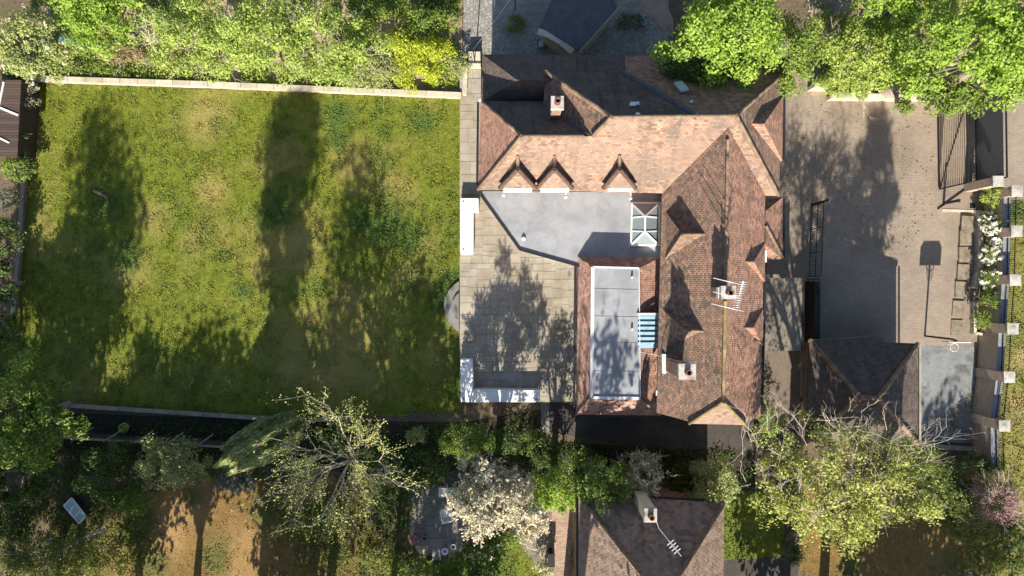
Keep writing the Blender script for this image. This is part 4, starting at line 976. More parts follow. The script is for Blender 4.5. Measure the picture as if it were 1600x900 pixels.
r = thing('washing_line', 'thin pale line stretched across the rear yard', 'line', W(742, 75)); b = MB(); b.tube([W(739, 78, 2.2), W(775, 30, 2.1), W(805, -12, 2.2)], .012, 5); b.build('cord', M['whitew'], r)
for x, y in ((739, 78), (805, -12)): p = W(x, y, 2.2); b = MB(); b.tube([(p.x, p.y, 0), (p.x, p.y, 2.3)], .03, 6); b.build('post', M['iron'], r)
r = thing('log', 'weathered grey log lying in the lawn grass', 'log', W(155, 302)); b = MB(); b.tube([W(146, 298, .08), W(156, 302, .10), W(166, 308, .08)], [.07, .09, .06], 8); b.build('trunk', M['bark'], r); b = MB(); b.tube([W(156, 302, .12), W(160, 298, .25)], [.03, .015], 5); b.build('stub', M['bark'], r)
r = thing('cable', 'thin cable from the garage ridge to the drive', 'cable', W(1390, 520, 2.4)); b = MB(); b.tube([W(1265, 531, 2.6), W(1330, 528, 2.5), W(1392, 520, 2.6)], .012, 4); b.build('wire', M['lead'], r)
b = MB(); b.tube([W(996, 549, 4.25), W(1030, 556, 5.0), W(1066, 566, 7.8)], .010, 4); b.build('cable', M['whitew'], house)
# ------------------------------------------------------------ trees and shrubs
GRP = dict(rose_bush='rose bushes in the roadside bed', hedge_shrub='dark hedge shrubs', maple='big maples at the top right', shrub='garden shrubs', tree='leafy garden trees', tall_tree='tall trees beyond the lower edge', conifer='small blue conifers', ivy='ivy clumps', scrub='weed and bramble patches')
def m_px(px, z): return px * (H - z) / H / 30.0
def limbs(b, base, ctr, tips, r0, rng):
    mid = base.lerp(ctr, .55); mid += Vector((rng.uniform(-.15, .15), rng.uniform(-.15, .15), 0))
    b.tube([base, base.lerp(mid, .5), mid], [r0 * 1.25, r0, r0 * .75], 8)
    for t_ in tips:
        k = mid.lerp(t_, .5) + Vector((rng.uniform(-.3, .3), rng.uniform(-.3, .3), rng.uniform(0, .4)))
        b.tube([mid, k, t_], [r0 * .5, r0 * .3, r0 * .08], 5)
def tree(name, label, cat, px, py, rx, ry, zt, zb, mat, leaf=.10, dens=330, clump=.55, nclump=None, bloom=None, bloom_n=.35, bloom_size=.05, twigs=0, seed=None, group=None, fill=1.0, up=.55, trunk='bark', flat=.8, lobes=0.0, aspect=.6, spray=None, base=None):
    leaf = leaf * .72; dens = dens * 1.9; clump = clump * .92; group = group or GRP.get(name)
    sd = seed if seed is not None else int(px * 7 + py * 13) % 99991
    rng = np.random.default_rng(sd); pr = random.Random(sd)
    zc = zb + .55 * (zt - zb); c = W(px, py, zc); sx, sy = m_px(rx, zc), m_px(ry, zc); sz = (zt - zb) / 2
    root = thing(name, label, cat, (c.x, c.y, 0), group)
    area = math.pi * sx * sy
    nc = nclump or max(7, int(area * 1.5 / (clump * clump) * .75))
    d_ = rng.normal(size=(nc, 3)); d_ /= np.linalg.norm(d_, axis=1)[:, None]
    d_[:, 2] = np.where(d_[:, 2] < -.25, -d_[:, 2], d_[:, 2])
    rad = rng.uniform(.35, 1.0, nc) ** .5
    if lobes: 
        ang = np.arctan2(d_[:, 1], d_[:, 0]); rad = rad * (1 + lobes * np.sin(ang * 3 + sd) + lobes * .7 * np.sin(ang * 5 + sd * 2))
    ctr = np.array([c.x, c.y, (zt + zb) / 2])
    eff = np.array([max(.15, sx - clump * .55), max(.15, sy - clump * .55), max(.1, sz - clump * .4)])
    C = ctr + d_ * rad[:, None] * eff
    n_ = int(area * dens * fill); which = rng.integers(0, nc, n_); cr = clump * rng.uniform(.6, 1.35, nc)
    e_ = rng.normal(size=(n_, 3)); e_ /= np.linalg.norm(e_, axis=1)[:, None]
    P_ = C[which] + e_ * (cr[which] * rng.uniform(.45, 1.0, n_))[:, None] * np.array([1, 1, flat])
    keep = P_[:, 2] > .03; P_ = P_[keep]; e2 = e_[keep]
    nrm = e2 * .8 + np.array([0, -.32, up]) 
    leafquads('crown', P_, nrm, rng, leaf, mat, root, aspect, .45)
    b = MB(); top = Vector((c.x, c.y, zb + (zt - zb) * .5))
    idx = list(range(nc)); pr.shuffle(idx)
    tips = [Vector(C[i]) for i in idx[:min(9, nc)]]
    limbs(b, W(*base) if base else Vector((c.x + pr.uniform(-.1, .1), c.y + pr.uniform(-.1, .1), 0)), top, tips, max(.03, min(.28, .035 * zt)), pr)
    b.build('trunk' if zt > 2.5 else 'stem', M[trunk], root)
    if bloom:
        m_ = int(n_ * bloom_n); w2 = rng.integers(0, nc, m_); e3 = rng.normal(size=(m_, 3)); e3 /= np.linalg.norm(e3, axis=1)[:, None]; e3[:, 2] = abs(e3[:, 2])
        if spray:
            # spiky sprays standing off the clumps
            ns = m_ // 14; ws = rng.integers(0, nc, ns); es = rng.normal(size=(ns, 3)); es[:, 2] = abs(es[:, 2]) + .3; es[:, 1] -= .25; es /= np.linalg.norm(es, axis=1)[:, None]
            k = np.repeat(np.arange(ns), 14); f_ = np.tile(np.linspace(.55, 1.55, 14), ns)
            Q = C[ws][k] + es[k] * (cr[ws][k] * f_)[:, None] + rng.normal(size=(len(k), 3)) * .05 * (1.75 - f_)[:, None]
            leafquads('blossom', Q, es[k] + np.array([0, 0, .4]), rng, bloom_size, bloom, root, .7, .7)
        else:
            k0 = rng.integers(0, max(1, m_ // 10), m_); base_e = e3[k0 % len(e3)]; bw_ = w2[k0 % len(w2)]
            Q = C[bw_] + base_e * (cr[bw_] * 1.02)[:, None] + rng.normal(size=(m_, 3)) * .05
            leafquads('blossom', Q, base_e + np.array([0, 0, .5]), rng, bloom_size, bloom, root, .8, .5)
    if twigs:
        t_ = MB()
        for i in range(twigs):
            k = pr.randrange(nc); p0 = Vector(C[k]).lerp(top, .35); p1 = Vector(C[k]) + Vector((d_[k][0], d_[k][1], .5 * abs(d_[k][2]))) * clump * pr.uniform(1.0, 2.0)
            branch(t_, p0, (p1 - p0), .018, 2, pr, [])
        t_.build('bare_twigs', M['bark_p'], root)
    return root
def branch(mb, p, dv, r, depth, pr, tips, kids=(2, 4), sag=0.0):
    pts = [p]; n_ = 4; q = p
    for i in range(n_):
        q = q + dv / n_ + Vector((pr.gauss(0, 1), pr.gauss(0, 1), pr.gauss(0, .7) - sag)) * dv.length * .045; pts.append(q)
    mb.tube(pts, [r * (1 - .55 * i / n_) for i in range(n_ + 1)], 4 if r < .03 else 6, cap=False)
    if depth <= 0:
        tips += pts[1:]; return
    tips.append(pts[-1])
    for k in range(pr.randint(*kids)):
        j = pr.randint(1, n_); ax = Vector((pr.gauss(0, 1), pr.gauss(0, 1), pr.gauss(0, .5))).normalized()
        nd = (dv.normalized() + ax * pr.uniform(.45, .9)).normalized() * dv.length * pr.uniform(.4, .65)
        branch(mb, pts[j], nd, r * .52, depth - 1, pr, tips, kids, sag)
def twig_tree(name, label, cat, px, py, rpx, zt, zmid, mat, seed, nmain=9, leaf=.07, per=14, r0=.09, depth=3, spread=.16, sq=(1, 1), kids=(2, 4), twigmat='bark_p', flat=.35):
    pr = random.Random(seed); rng = np.random.default_rng(seed)
    c = W(px, py, zmid); rm = m_px(rpx, zmid); root = thing(name, label, cat, (c.x, c.y, 0))
    b = MB(); base = Vector((c.x, c.y, 0)); fork = Vector((c.x, c.y, zmid * .62)); b.tube([base, base.lerp(fork, .5), fork], [r0 * 1.5, r0 * 1.2, r0], 8); b.build('trunk', M['bark'], root)
    tw = MB(); tips = []
    for k in range(nmain):
        a = 2 * math.pi * (k + pr.uniform(-.3, .3)) / nmain; ln = rm * pr.uniform(.65, 1.05)
        dv = Vector((math.cos(a) * ln * sq[0], math.sin(a) * ln * sq[1], (zt - fork.z) * pr.uniform(flat, 1.0)))
        branch(tw, fork, dv * .85, r0 * .6, depth - 1, pr, tips, kids)
    tw.build('branches', M[twigmat], root)
    T = np.array([t_[:] for t_ in tips]); k = np.repeat(np.arange(len(T)), per); Q = T[k] + rng.normal(size=(len(k), 3)) * spread
    leafquads('crown', Q, np.tile(np.array([[0, -.9, .8]]), (len(Q), 1)), rng, leaf, mat, root, .6, .6)
    return root

T = tree
# top left
T('elder', 'cream flowering pale shrub in the top left corner', 'shrub', 50, 72, 70, 62, 3.6, .4, L['pale'], .085, 330, .5, bloom=L['blossom'], bloom_n=.05, bloom_size=.06)
T('tree', 'bright green tree at the top left between elder and tall brush', 'tree', 165, 32, 78, 62, 4.5, .6, L['bright'], .09, 330, .5, lobes=.12)
T('shrub', 'dark shrub tucked below the flowering elder beside the wall end', 'shrub', 40, 112, 34, 26, 1.8, .1, L['dark'], .08, 330, .35)
T('tree', 'tall yellow green tree with bare twigs right of the leaning dead tree', 'tree', 318, 62, 82, 66, 5.2, .5, L['lime'], .085, 320, .5, twigs=26, lobes=.12)
T('tree', 'pale lime tree above the dark lawn shadow', 'tree', 415, 62, 88, 66, 6.0, .6, L['lime'], .085, 320, .5, twigs=22, lobes=.15)
T('tree', 'pale leafy tree with thin grey branches at the top edge', 'tree', 520, 70, 82, 62, 5.6, .5, L['lime'], .085, 320, .48, twigs=24, lobes=.15)
T('shrub', 'low pale scrub along the wall under the lime trees', 'shrub', 575, 112, 60, 32, 2.2, .1, L['pale'], .075, 300, .36, twigs=10)
T('shrub', 'golden yellow shrub overhanging the lawn wall near the house', 'shrub', 655, 92, 52, 52, 2.8, .1, L['gold'], .075, 420, .40, lobes=.15)
T('shrub', 'dark green shrub with sunny tips behind the golden shrub', 'shrub', 668, 42, 46, 38, 2.6, .1, L['mid'], .075, 330, .36, lobes=.15)
T('shrub', 'dark shaded bush at the top edge beside the cobbled yard', 'shrub', 690, 8, 32, 30, 1.6, .05, L['dark'], .08, 330, .36)
T('shrub', 'deep green bush at the top edge behind the pale trees', 'shrub', 590, 12, 60, 32, 2.4, .1, L['mid'], .08, 300, .45)
T('ivy', 'small ivy clump on the wall at the top left house corner', 'ivy', 718, 100, 20, 26, 1.3, .1, L['pale'], .06, 420, .24)
T('scrub', 'dry brown bramble patch under the dead tree', 'brambles', 190, 84, 46, 22, .9, .05, L['dry'], .06, 260, .26, twigs=8)
T('scrub', 'low green weeds along the wall left of the dead tree', 'weeds', 130, 108, 46, 14, .5, .02, L['mid'], .06, 260, .2)
T('scrub', 'green weed patch on the bare bank beside the lawn wall', 'weeds', 188, 112, 22, 14, .5, .02, L['mid'], .06, 280, .2)
T('shrub', 'leafy undergrowth at the foot of the yellow green tree', 'shrub', 262, 88, 40, 26, 1.4, .05, L['olive'], .07, 280, .32, twigs=6)
T('shrub', 'dark ragged bush in the gap at the top left edge', 'shrub', 250, 14, 42, 24, 1.6, .05, L['dark'], .08, 260, .36)
def dead():
    pr = random.Random(5); r = thing('dead_tree', 'bare white dead tree leaning over the brambles', 'dead tree', W(260, 104, 0)); b = MB(); b.tube([W(260, 104, 0), W(250, 90, .9), W(238, 70, 1.8)], [.11, .09, .06], 7); b.build('trunk', M['bark_p'], r)
    t_ = MB(); p = W(250, 90, .9); q = W(238, 70, 1.8)
    for k in range(9): branch(t_, p.lerp(q, pr.uniform(.4, 1)), Vector((pr.uniform(-1.0, .35), pr.uniform(.2, 1.0), pr.uniform(.1, .8))) * 1.1, .03, 2, pr, [])
    t_.build('branches', M['bark_p'], r)
dead()
# rear yard
T('shrub', 'rounded weed clump on the cobbled rear yard', 'shrub', 806, 38, 20, 18, .7, .02, L['olive'], .06, 380, .24)
T('shrub', 'low weeds around the pale blue trough', 'weeds', 985, 34, 30, 16, .4, .02, L['dark'], .06, 200, .2)
# top right
T('maple', 'large bright maple overhanging the top right roof corner', 'tree', 1135, 62, 102, 82, 9.0, 3.0, L['bright'], .10, 330, .62, lobes=.15)
T('tree', 'dark skirted lower tree beneath the bright maple over the roof', 'tree', 1105, 98, 70, 46, 6.5, 4.6, L['dark'], .10, 330, .5)
T('tree', 'glossy darker leaved tree overhanging the white wall stub', 'tree', 1230, 92, 50, 66, 7.5, 1.5, L['mid'], .085, 380, .45, bloom=L['pale'], bloom_n=.06)
T('tree', 'lime green tree behind the drive wall', 'tree', 1345, 92, 72, 62, 6.0, .6, L['lime'], .09, 340, .5, twigs=12, lobes=.12)
T('tree', 'yellow green low foliage spilling over the drive wall', 'shrub', 1320, 130, 52, 24, 1.9, .1, L['lime'], .075, 340, .32)
T('maple', 'big spreading bright maple above the drive gates', 'tree', 1500, 78, 112, 92, 9.5, 3.0, L['bright'], .10, 340, .62, lobes=.14)
T('maple', 'leafy lower maple branch hanging over the open gate', 'tree', 1490, 152, 60, 36, 5.0, 3.4, L['mid'], .09, 330, .42, lobes=.2, base=(1440, 120))
T('maple', 'bright maple cut by the top right corner of the picture', 'tree', 1610, 70, 70, 110, 8.5, 2.5, L['bright'], .10, 330, .6, lobes=.12)
T('tree', 'bright green tree at the top edge between the two maples', 'tree', 1395, 20, 74, 44, 7.0, 1.5, L['bright'], .09, 320, .5, twigs=8)
T('shrub', 'thin scrubby bush on the bare ground at the top right', 'shrub', 1300, 42, 36, 30, 2.0, .1, L['olive'], .07, 220, .32, twigs=6)
T('shrub', 'hanging leafy branch over the middle of the drive wall', 'shrub', 1412, 168, 17, 18, 3.2, 2.3, L['mid'], .075, 330, .26, base=(1400, 140))
# left strip
T('shrub', 'grey green flowering shrub by the top end of the left wall', 'shrub', 40, 150, 24, 26, 1.7, .1, L['grey'], .065, 380, .28, bloom=L['blossom'], bloom_n=.06)
T('shrub', 'mid green rounded bush below the spiky yucca', 'shrub', 26, 262, 28, 26, 1.9, .1, L['mid'], .07, 380, .3)
T('shrub', 'grey leaved bush halfway down the left lawn edge', 'shrub', 14, 312, 24, 20, 1.8, .1, L['grey'], .065, 300, .28)
T('hedge_shrub', 'dark bush on the left edge above the lowest hedge clump', 'shrub', 8, 370, 28, 36, 2.4, .1, L['dark'], .08, 330, .38)
T('hedge_shrub', 'dark hedge clump at the left edge near the lawn middle', 'shrub', 2, 440, 30, 42, 2.6, .1, L['dark'], .08, 330, .38)
T('hedge_shrub', 'lowest dark hedge clump on the left lawn edge', 'shrub', 4, 520, 32, 44, 2.6, .1, L['dark'], .08, 330, .38)
def yucca():
    pr = random.Random(3); c = W(24, 212, .9); r = thing('yucca', 'spiky pale yucca at the left lawn edge', 'yucca', (c.x, c.y, 0)); V = []
    b = MB(); b.tube([(c.x, c.y, 0), (c.x, c.y, .85)], [.09, .06], 7); b.build('stem', M['bark'], r)
    for k in range(46):
        a = pr.uniform(0, 2 * math.pi); el = pr.uniform(.0, .9); ln = pr.uniform(.5, 1.0); d_ = Vector((math.cos(a) * math.cos(el), math.sin(a) * math.cos(el), math.sin(el))); t_ = Vector((-math.sin(a), math.cos(a), 0)) * .05
        p0 = c; p1 = c + d_ * ln * .6; p2 = c + d_ * ln + Vector((0, 0, -.15)); V.append([p0 - t_ * .6, p0 + t_ * .6, p1 + t_, p1 - t_]); V.append([p1 - t_, p1 + t_, p2 + t_ * .1, p2 - t_ * .1])
    quad_mesh('leaves', [[v[:] for v in q] for q in V], L['grey'], r)
yucca()
# bottom left
T('tree', 'large dark green tree at the lower left edge of the lawn', 'tree', 30, 655, 92, 88, 6.0, .8, L['mid'], .10, 330, .52, lobes=.2)
T('tree', 'dark understorey tree below the big lower left tree', 'tree', 20, 745, 70, 56, 4.0, .4, L['dark'], .10, 300, .5)
T('shrub', 'dark green bush between the cold frame and the panel fence', 'shrub', 165, 738, 48, 58, 2.6, .1, L['dark'], .075, 330, .38, lobes=.15)
T('shrub', 'light green bush lit by sun at the edge of the dry lawn', 'shrub', 212, 778, 34, 32, 1.9, .1, L['mid'], .07, 380, .3)
T('tree', 'pale green rounded tree at the top of the dry lawn', 'tree', 268, 722, 60, 50, 3.4, .2, L['cyp'], .075, 380, .38, lobes=.12)
T('tree', 'olive scrubby tree filling the bottom left corner', 'tree', 90, 868, 112, 48, 2.6, .2, L['olive'], .075, 260, .42, twigs=12, lobes=.1)
T('shrub', 'shaded bush on the left edge above the bottom corner', 'shrub', 12, 815, 44, 42, 2.2, .1, L['dark'], .08, 300, .4)
r = thing('fallen_branch', 'silvery fallen trunk in front of the corner scrub', 'log', W(125, 845)); b = MB(); b.tube([W(92, 862, .9), W(118, 846, 1.3), W(150, 832, 1.5), W(168, 828, 1.6)], [.12, .11, .08, .04], 8); b.build('trunk', M['bark_p'], r)
b = MB(); branch(b, W(118, 846, 1.3), Vector((.5, -.5, .3)), .03, 2, random.Random(2), []); branch(b, W(100, 858, 1.0), Vector((-.8, -.7, .2)), .03, 2, random.Random(4), []); b.build('branches', M['bark_p'], r)
def cypress():
    rng = np.random.default_rng(12); c = W(392, 702, 2.6); r = thing('cypress', 'swept golden green cypress with layered sprays', 'tree', (c.x, c.y, 0)); n_ = 15000
    a = rng.uniform(0, 2 * np.pi, n_); q = np.sqrt(rng.uniform(0, 1, n_)); x = np.cos(a) * q * m_px(66, 2.6); y = np.sin(a) * q * m_px(44, 2.6)
    z = 1.0 + 2.6 * (1 - q ** 1.6) + rng.normal(size=n_) * .16 + .45 * np.sin(y * 6 - x * 2.4) * (.3 + q)
    P_ = np.stack([c.x + x + .35 * y, c.y + y + .28 * x, z], 1)
    # long sprays lying along one sweep
    d_ = np.stack([np.full(n_, .9), .55 + .15 * rng.normal(size=n_), .25 * rng.normal(size=n_) - .1], 1) + rng.normal(size=(n_, 3)) * .2; d_ /= np.linalg.norm(d_, axis=1)[:, None]
    nn = np.stack([.3 * np.cos(a) * q, .3 * np.sin(a) * q - .35, np.ones(n_)], 1) + rng.normal(size=(n_, 3)) * .35; w_ = np.cross(nn, d_); w_ /= np.linalg.norm(w_, axis=1)[:, None]
    s_ = (.14 * rng.uniform(.6, 1.3, n_))[:, None]
    quad_mesh('crown', np.stack([P_ - d_ * s_, P_ - w_ * s_ * .3, P_ + d_ * s_, P_ + w_ * s_ * .3], 1), L['cyp'], r)
    b = MB(); b.tube([(c.x, c.y, 0), (c.x, c.y, 3.2)], [.14, .04], 8); b.build('trunk', M['bark_d'], r)
cypress()
T('conifer', 'low blue conifer under the swept cypress', 'shrub', 368, 752, 34, 22, 1.3, .1, L['blue'], .06, 420, .26)
twig_tree('open_tree', 'sparse pale tree with radiating bare branches over the lower lawn edge', 'tree', 532, 735, 92, 7.0, 5.2, L['cherry'], 21, 18, .05, 4, .06, 3, .12, kids=(3, 5))
T('shrub', 'green undergrowth beneath the sparse branching tree', 'shrub', 500, 815, 50, 30, 1.1, .05, L['mid'], .07, 260, .3)
T('shrub', 'mid green bush under the upper branches of the sparse tree', 'shrub', 560, 690, 60, 40, 2.0, .05, L['dark'], .075, 300, .35)
T('shrub', 'silvery twiggy shrub right of the sparse branching tree', 'shrub', 612, 730, 26, 34, 2.2, .2, L['grey'], .06, 260, .26, twigs=8)
T('shrub', 'pale small shrub catching sun left of the rounded bush', 'shrub', 652, 678, 19, 18, 2.0, .3, L['pale'], .06, 420, .24, bloom=L['blossom'], bloom_n=.05)
T('rounded_bush', 'dense rounded bright green bush below the white bench', 'shrub', 728, 690, 46, 34, 3.6, .2, L['mid'], .06, 560, .34)
T('shrub', 'deep green bush left of the slatted garden table', 'shrub', 655, 735, 48, 38, 2.0, .1, L['dark'], .075, 360, .34)
T('fern', 'dark ferny clump at the left rim of the flagged terrace', 'fern', 618, 790, 34, 52, 1.3, .05, L['dark'], .085, 330, .3, aspect=.25)
T('hedge_shrub', 'dark hedge bush below the patio bench', 'shrub', 810, 690, 58, 26, 1.7, .1, L['dark'], .07, 330, .34)
T('hedge_shrub', 'dark hedge bush beside the lower tarmac path', 'shrub', 880, 712, 60, 26, 1.9, .1, L['dark'], .07, 330, .34)
T('blossom_tree', 'white blossom covered tree over the flagged terrace', 'tree', 772, 772, 72, 60, 6.6, 1.6, L['grey'], .07, 380, .42, bloom=L['blossom'], bloom_n=1.3, bloom_size=.052, spray=True, lobes=.2)
T('shrub', 'blossoming lower branch drooping over the crazy paving', 'shrub', 822, 815, 38, 28, 2.2, .8, L['grey'], .06, 320, .28, bloom=L['blossom'], bloom_n=1.3, bloom_size=.05, spray=True)
T('shrub', 'bright green bush right of the white blossom tree', 'shrub', 868, 762, 46, 42, 5.2, .8, L['bright'], .075, 420, .36, lobes=.15)
T('tree', 'mid green tree touching the neighbour roof corner', 'tree', 935, 748, 56, 46, 6.4, 1.0, L['mid'], .08, 400, .4, bloom=L['pale'], bloom_n=.08, lobes=.15)
T('blossom_shrub', 'twiggy cream shrub above the neighbour chimney', 'shrub', 1005, 738, 36, 44, 5.2, 1.0, L['pale'], .055, 240, .28, bloom=L['blossom'], bloom_n=.9, bloom_size=.045, spray=True, twigs=30)
T('tree', 'feathery light green tree on the right corner of the neighbour roof', 'tree', 1112, 750, 44, 44, 4.8, .8, L['pale'], .075, 420, .36, lobes=.2)
T('shrub', 'dark bush between cream shrub and feathery tree', 'shrub', 1062, 748, 34, 30, 2.4, .1, L['dark'], .075, 300, .34)
T('shrub', 'dark low bush at the lower left corner of the terrace', 'shrub', 592, 868, 34, 32, 1.6, .05, L['olive'], .065, 420, .3)
T('shrub', 'green bush at the bottom edge beside the terrace pots', 'shrub', 640, 888, 42, 24, 1.4, .05, L['mid'], .07, 330, .3)
T('shrub', 'dark flowering plants along the terrace edge', 'shrub', 748, 852, 36, 22, .9, .03, L['dark'], .06, 300, .24, bloom=L['rose'], bloom_n=.04, bloom_size=.05)
T('shrub', 'green border plants under the blossom branch', 'shrub', 800, 838, 24, 18, .8, .03, L['mid'], .07, 330, .24)
T('shrub', 'pale flowering shrub below the bin on the crazy paving', 'shrub', 852, 888, 17, 14, 1.0, .05, L['pale'], .055, 380, .22, bloom=L['blossom'], bloom_n=.3, bloom_size=.05)
T('climber', 'narrow green climber along the neighbour wall', 'climber', 900, 868, 8, 34, 1.6, .05, L['mid'], .055, 500, .18)
T('ivy', 'sunlit ivy at the lower right corner of the main house', 'ivy', 1187, 635, 13, 28, 3.6, .3, L['ivy'], .065, 560, .26)
T('shrub', 'low sprig of leaves beside the house ivy', 'shrub', 1200, 668, 18, 16, 2.2, .3, L['bright'], .06, 280, .22, twigs=4)
# bottom right: the big cherry
def cherry():
    r = T('cherry_tree', 'big yellow green cherry tree with dead grey twigs by the garage', 'tree', 1322, 752, 176, 108, 9.8, 4.0, L['cherry'], .08, 200, .46, lobes=.14, seed=8, base=(1238, 842))
    pr = random.Random(9); tw = MB(); c = W(1300, 760, 4.0)
    for k in range(75):
        a = pr.uniform(0, 2 * math.pi); q = math.sqrt(pr.uniform(.0, 1)); p = W(1318 + 165 * q * math.cos(a), 722 + 80 * q * math.sin(a), 9.0)
        dv = Vector((pr.gauss(.4 * math.cos(a), .6), pr.gauss(.5, .7), pr.uniform(.1, .7))).normalized() * pr.uniform(.6, 1.5)
        branch(tw, p + Vector((0, 0, -.3)), dv, .011, 2, pr, [], (2, 4))
    tw.build('dead_twigs', M['bark_p'], r)
    b = MB()
    for x, y in ((1200, 700), (1270, 690), (1340, 690), (1440, 740), (1240, 800), (1400, 800)):
        q = W(x, y, 8.2); b.tube([c, c.lerp(q, .5) + Vector((0, 0, .5)), q], [.12, .08, .03], 6)
    b.build('limb', M['bark'], r)
cherry()
T('shrub', 'dark green shrub beneath the cherry at the concrete court', 'shrub', 1425, 715, 40, 40, 3.0, .1, L['mid'], .075, 360, .36)
T('shrub', 'dark bush between the cherry and the boundary wall end', 'shrub', 1520, 728, 46, 22, 2.0, .05, L['dark'], .075, 330, .34)
T('plum_tree', 'purple leaved twiggy plum by the street verge', 'tree', 1556, 782, 40, 42, 3.0, .4, L['plum'], .055, 200, .32, twigs=46)
T('shrub', 'dark shaded bush left of the purple plum', 'shrub', 1490, 770, 40, 30, 1.6, .05, L['dark'], .075, 330, .34)
T('shrub', 'olive gold rounded shrub under the purple plum', 'shrub', 1512, 822, 44, 28, 2.0, .1, L['olive'], .065, 480, .3)
T('shrub', 'speckled green shrub in the lower right corner', 'shrub', 1538, 872, 36, 30, 1.9, .1, L['olive'], .06, 420, .28, bloom=L['gold'], bloom_n=.04)
T('conifer', 'small blue conifer on the bottom edge at the right', 'shrub', 1515, 898, 14, 10, .9, .05, L['blue'], .05, 420, .18)
T('shrub', 'dark evergreen bush at the foot of the pale trunk under the cherry', 'shrub', 1240, 866, 22, 22, 1.5, .05, L['dark'], .06, 480, .26)
T('hedge_shrub', 'dark low hedge between verge and lower right garden', 'shrub', 1585, 860, 20, 60, 1.5, .05, L['dark'], .07, 330, .3)
# rose bed
for lab, x, y, rx, ry in (('yellow green rose bush nearest the gate pier', 1549, 306, 19, 19), ('white rose bush full of flowers at the upper bed', 1550, 352, 18, 22), ('white rose bush thick with blooms in the middle of the bed', 1549, 392, 17, 22), ('white rose bush with scattered blooms below the middle', 1547, 436, 17, 21), ('nearly flowerless green rose bush lower in the bed', 1543, 470, 17, 14), ('small green shrub in the lowest bed corner', 1533, 498, 13, 16)):
    fl = 0 if 'green' in lab else (.2 if 'scattered' in lab else .45)
    T('rose_bush', lab, 'rose bush', x, y, rx + 3, ry + 3, 1.6, .1, L['lime'] if 'yellow' in lab else L['mid'], .055, 520, .24, bloom=L['rose'] if fl else None, bloom_n=fl, bloom_size=.065)

# tall trees beyond the lower edge of the photograph: they throw the long shadows on the lawn and drive
OFF = {884: .8}
for lab, x, y, rx, ry, zt, zb, d_ in (
    ('dense low tree beyond the lower picture edge shading the small lawn', 1185, 1010, 56, 40, 8.0, 1.5, 70),
    ('spreading tree beyond the lower picture edge shading the lawn below its centre', 300, 1010, 100, 40, 10.2, 4.2, 90),
    ('slim leaning tree beyond the lower picture edge shading the flat lead roof', 884, 950, 44, 30, 14.0, 8.4, 26),
    ('tall tree beyond the lower picture edge shading the left lawn', 118, 960, 66, 40, 16.5, 7.0, 60),
    ('tall narrow tree beyond the lower picture edge shading the lawn centre', 410, 930, 44, 34, 16.8, 7.5, 170),
    ('loose tall tree beyond the lower picture edge shading the middle lawn', 515, 960, 54, 40, 15.6, 6.5, 26),
    ('broad tree beyond the lower picture edge shading the far left', 10, 960, 96, 50, 12.5, 4.5, 70),
    ('pair trunked tree beyond the lower picture edge shading the lawn between the broad trees', 215, 985, 60, 40, 10.6, 2.0, 100),
    ('wide low crowned tree beyond the lower picture edge shading the bottom of the lawn', 480, 1000, 110, 40, 10.6, 4.0, 110),
    ('wide tree beyond the lower picture edge shading the lower left lawn', 90, 1000, 90, 40, 9.6, 4.0, 80),
    ('dense tree beyond the lower picture edge shading the lawn beside the patio', 612, 980, 70, 40, 11.0, 4.5, 110),
    ('conifer beyond the lower picture edge shading the paved drive', 1325, 905, 34, 30, 15.6, 7.6, 90),
    ('second conifer beyond the lower picture edge deepening the shade on the paved drive', 1285, 935, 46, 34, 13.6, 8.8, 80),
    ('broad tree beyond the lower picture edge shading the side drive', 1225, 930, 42, 40, 13.5, 7.5, 22),
    ('broad tree beyond the lower picture edge shading the terrace', 700, 1090, 110, 50, 9.6, 3.5, 70),
    ('broad tree beyond the lower picture edge shading the dry lawn', 455, 1060, 110, 40, 9.0, 2.5, 85),
    ('broad tree beyond the lower picture edge shading the right garden', 1405, 1090, 160, 50, 9.4, 2.5, 120)):
    rng = np.random.default_rng(int(x)); base = W(x, y, 0); root = thing('tall_tree', lab, 'tree', base, GRP['tall_tree']); sx, sy = rx / 30, ry / 30
    nc = int(12 + sx * (zt - zb) * 1.7); dd_ = rng.normal(size=(nc, 3)); dd_ /= np.linalg.norm(dd_, axis=1)[:, None]; C = np.array([base.x, base.y, (zt + zb) / 2]) + dd_ * rng.uniform(.3, 1, (nc, 1)) ** .5 * np.array([sx * .8, sy * .8, (zt - zb) / 2 * .85])
    n_ = int(sx * (zt - zb) * d_ * 2); w_ = rng.integers(0, nc, n_); e_ = rng.normal(size=(n_, 3)); e_ /= np.linalg.norm(e_, axis=1)[:, None]
    leafquads('crown', C[w_] + e_ * rng.uniform(.3, 1.1, (n_, 1)) * min(1.1, sx * .55) + np.array([OFF.get(x, 0), 0, 0]), e_, rng, .17, L['mid'], root, .6, .6)
    b = MB(); limbs(b, base, Vector((base.x, base.y, zb + 2)), [Vector(C[i]) for i in range(10)], .22, random.Random(int(x))); b.build('trunk', M['bark'], root)

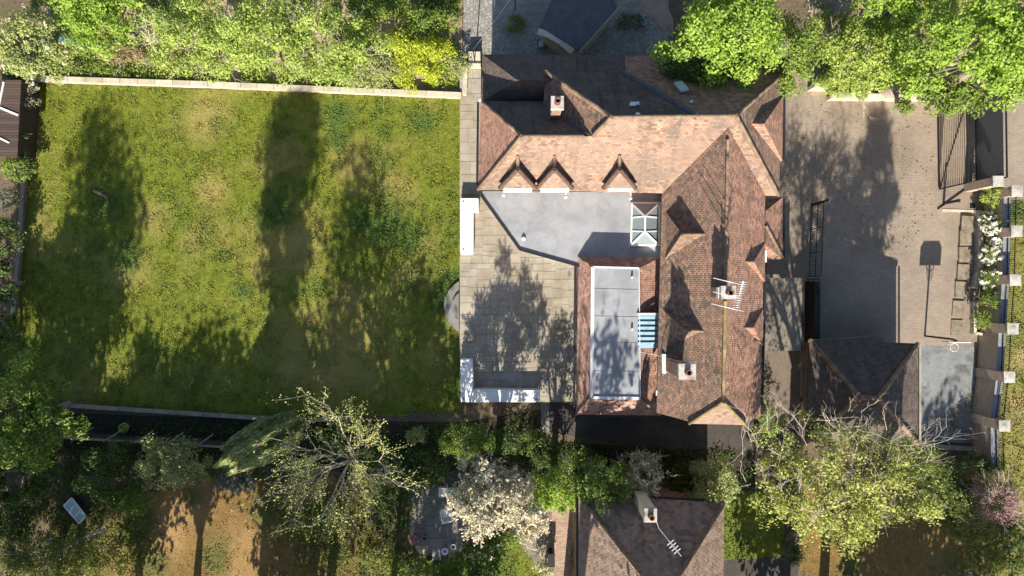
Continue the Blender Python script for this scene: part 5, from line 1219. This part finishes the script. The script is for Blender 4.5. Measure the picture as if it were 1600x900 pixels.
# ground cover of the planted borders: nobody could count it
def cover(name, label, cat, pxs, n_, mat, seed, hgt=.35, leaf=.06):
    rng = np.random.default_rng(seed); P = [(W(x, y).x, W(x, y).y) for x, y in pxs]; xs = [p[0] for p in P]; ys = [p[1] for p in P]
    x = rng.uniform(min(xs), max(xs), n_); y = rng.uniform(min(ys), max(ys), n_); k = inpoly(x, y, P); x, y = x[k], y[k]
    f = fbm(x, y, .9, seed); k = f + rng.uniform(-.1, .1, len(f)) > .40; x, y, f = x[k], y[k], f[k]
    z = .02 + rng.uniform(0, 1, len(x)) * hgt * np.clip((f - .38) * 6, .1, 1)
    o = leafquads(name, np.stack([x, y, z], 1), np.tile(np.array([[0, -.2, 1.0]]), (len(x), 1)), rng, leaf, mat, None, .6, .7)
    tag(o, label, cat, None, 'stuff')
cover('undergrowth', 'light green weeds and undergrowth along the bank behind the lawn wall', 'undergrowth', [(40, -40), (722, -40), (716, 140), (290, 128), (66, 122)], 52000, L['lime'], 3)
cover('undergrowth', 'bright weeds and low foliage behind the drive wall', 'undergrowth', [(1270, -40), (1640, -40), (1640, 146), (1270, 140)], 24000, L['lime'], 4)
cover('bed_plants', 'dark ground cover plants in the beds below lawn and house', 'ground cover', [(100, 650), (560, 662), (720, 662), (845, 642), (845, 690), (1180, 704), (1180, 770), (905, 770), (620, 760), (100, 740)], 30000, L['dark'], 6, .3)
cover('bed_plants', 'dark ground cover under the lower left trees', 'ground cover', [(-20, 560), (20, 560), (100, 650), (160, 800), (100, 900), (-20, 900)], 14000, L['dark'], 7, .3)
cover('bed_plants', 'dark leafy ground cover round the flagged terrace', 'ground cover', [(560, 700), (645, 700), (640, 830), (670, 872), (720, 862), (790, 800), (800, 830), (770, 910), (560, 910)], 14000, L['dark'], 8, .3)

cover('weeds', 'olive weeds spilling over the left side of the dry lawn', 'weeds', [(80, 800), (220, 770), (250, 820), (215, 905), (80, 905)], 9000, L['olive'], 15, .22, .05)
cover('weeds', 'scattered green weeds in the shaded end of the dry lawn', 'weeds', [(430, 760), (570, 760), (600, 905), (470, 905)], 5000, L['olive'], 16, .16, .045)
def litter(label, pxs, n_, seed, mat, size):
    rng = np.random.default_rng(seed); P = [(W(x, y).x, W(x, y).y) for x, y in pxs]; xs = [p[0] for p in P]; ys = [p[1] for p in P]
    x = rng.uniform(min(xs), max(xs), n_); y = rng.uniform(min(ys), max(ys), n_); k = inpoly(x, y, P) & (fbm(x, y, 1.1, seed) > .47); x, y = x[k], y[k]
    o = leafquads('fallen_leaves', np.stack([x, y, np.full(len(x), .04)], 1), np.tile(np.array([[0, 0, 1.0]]), (len(x), 1)), rng, size, mat, None, .6, .25); tag(o, label, 'leaves', None, 'stuff')
litter('brown and green leaf litter blown over the paved drive', [(1225, 160), (1460, 160), (1460, 330), (1400, 420), (1270, 330)], 900, 3, L['dry'], .05)
litter('leaf litter and grit in the corner of the concrete court', [(1480, 640), (1522, 600), (1522, 690), (1450, 688)], 700, 4, L['dry'], .05)
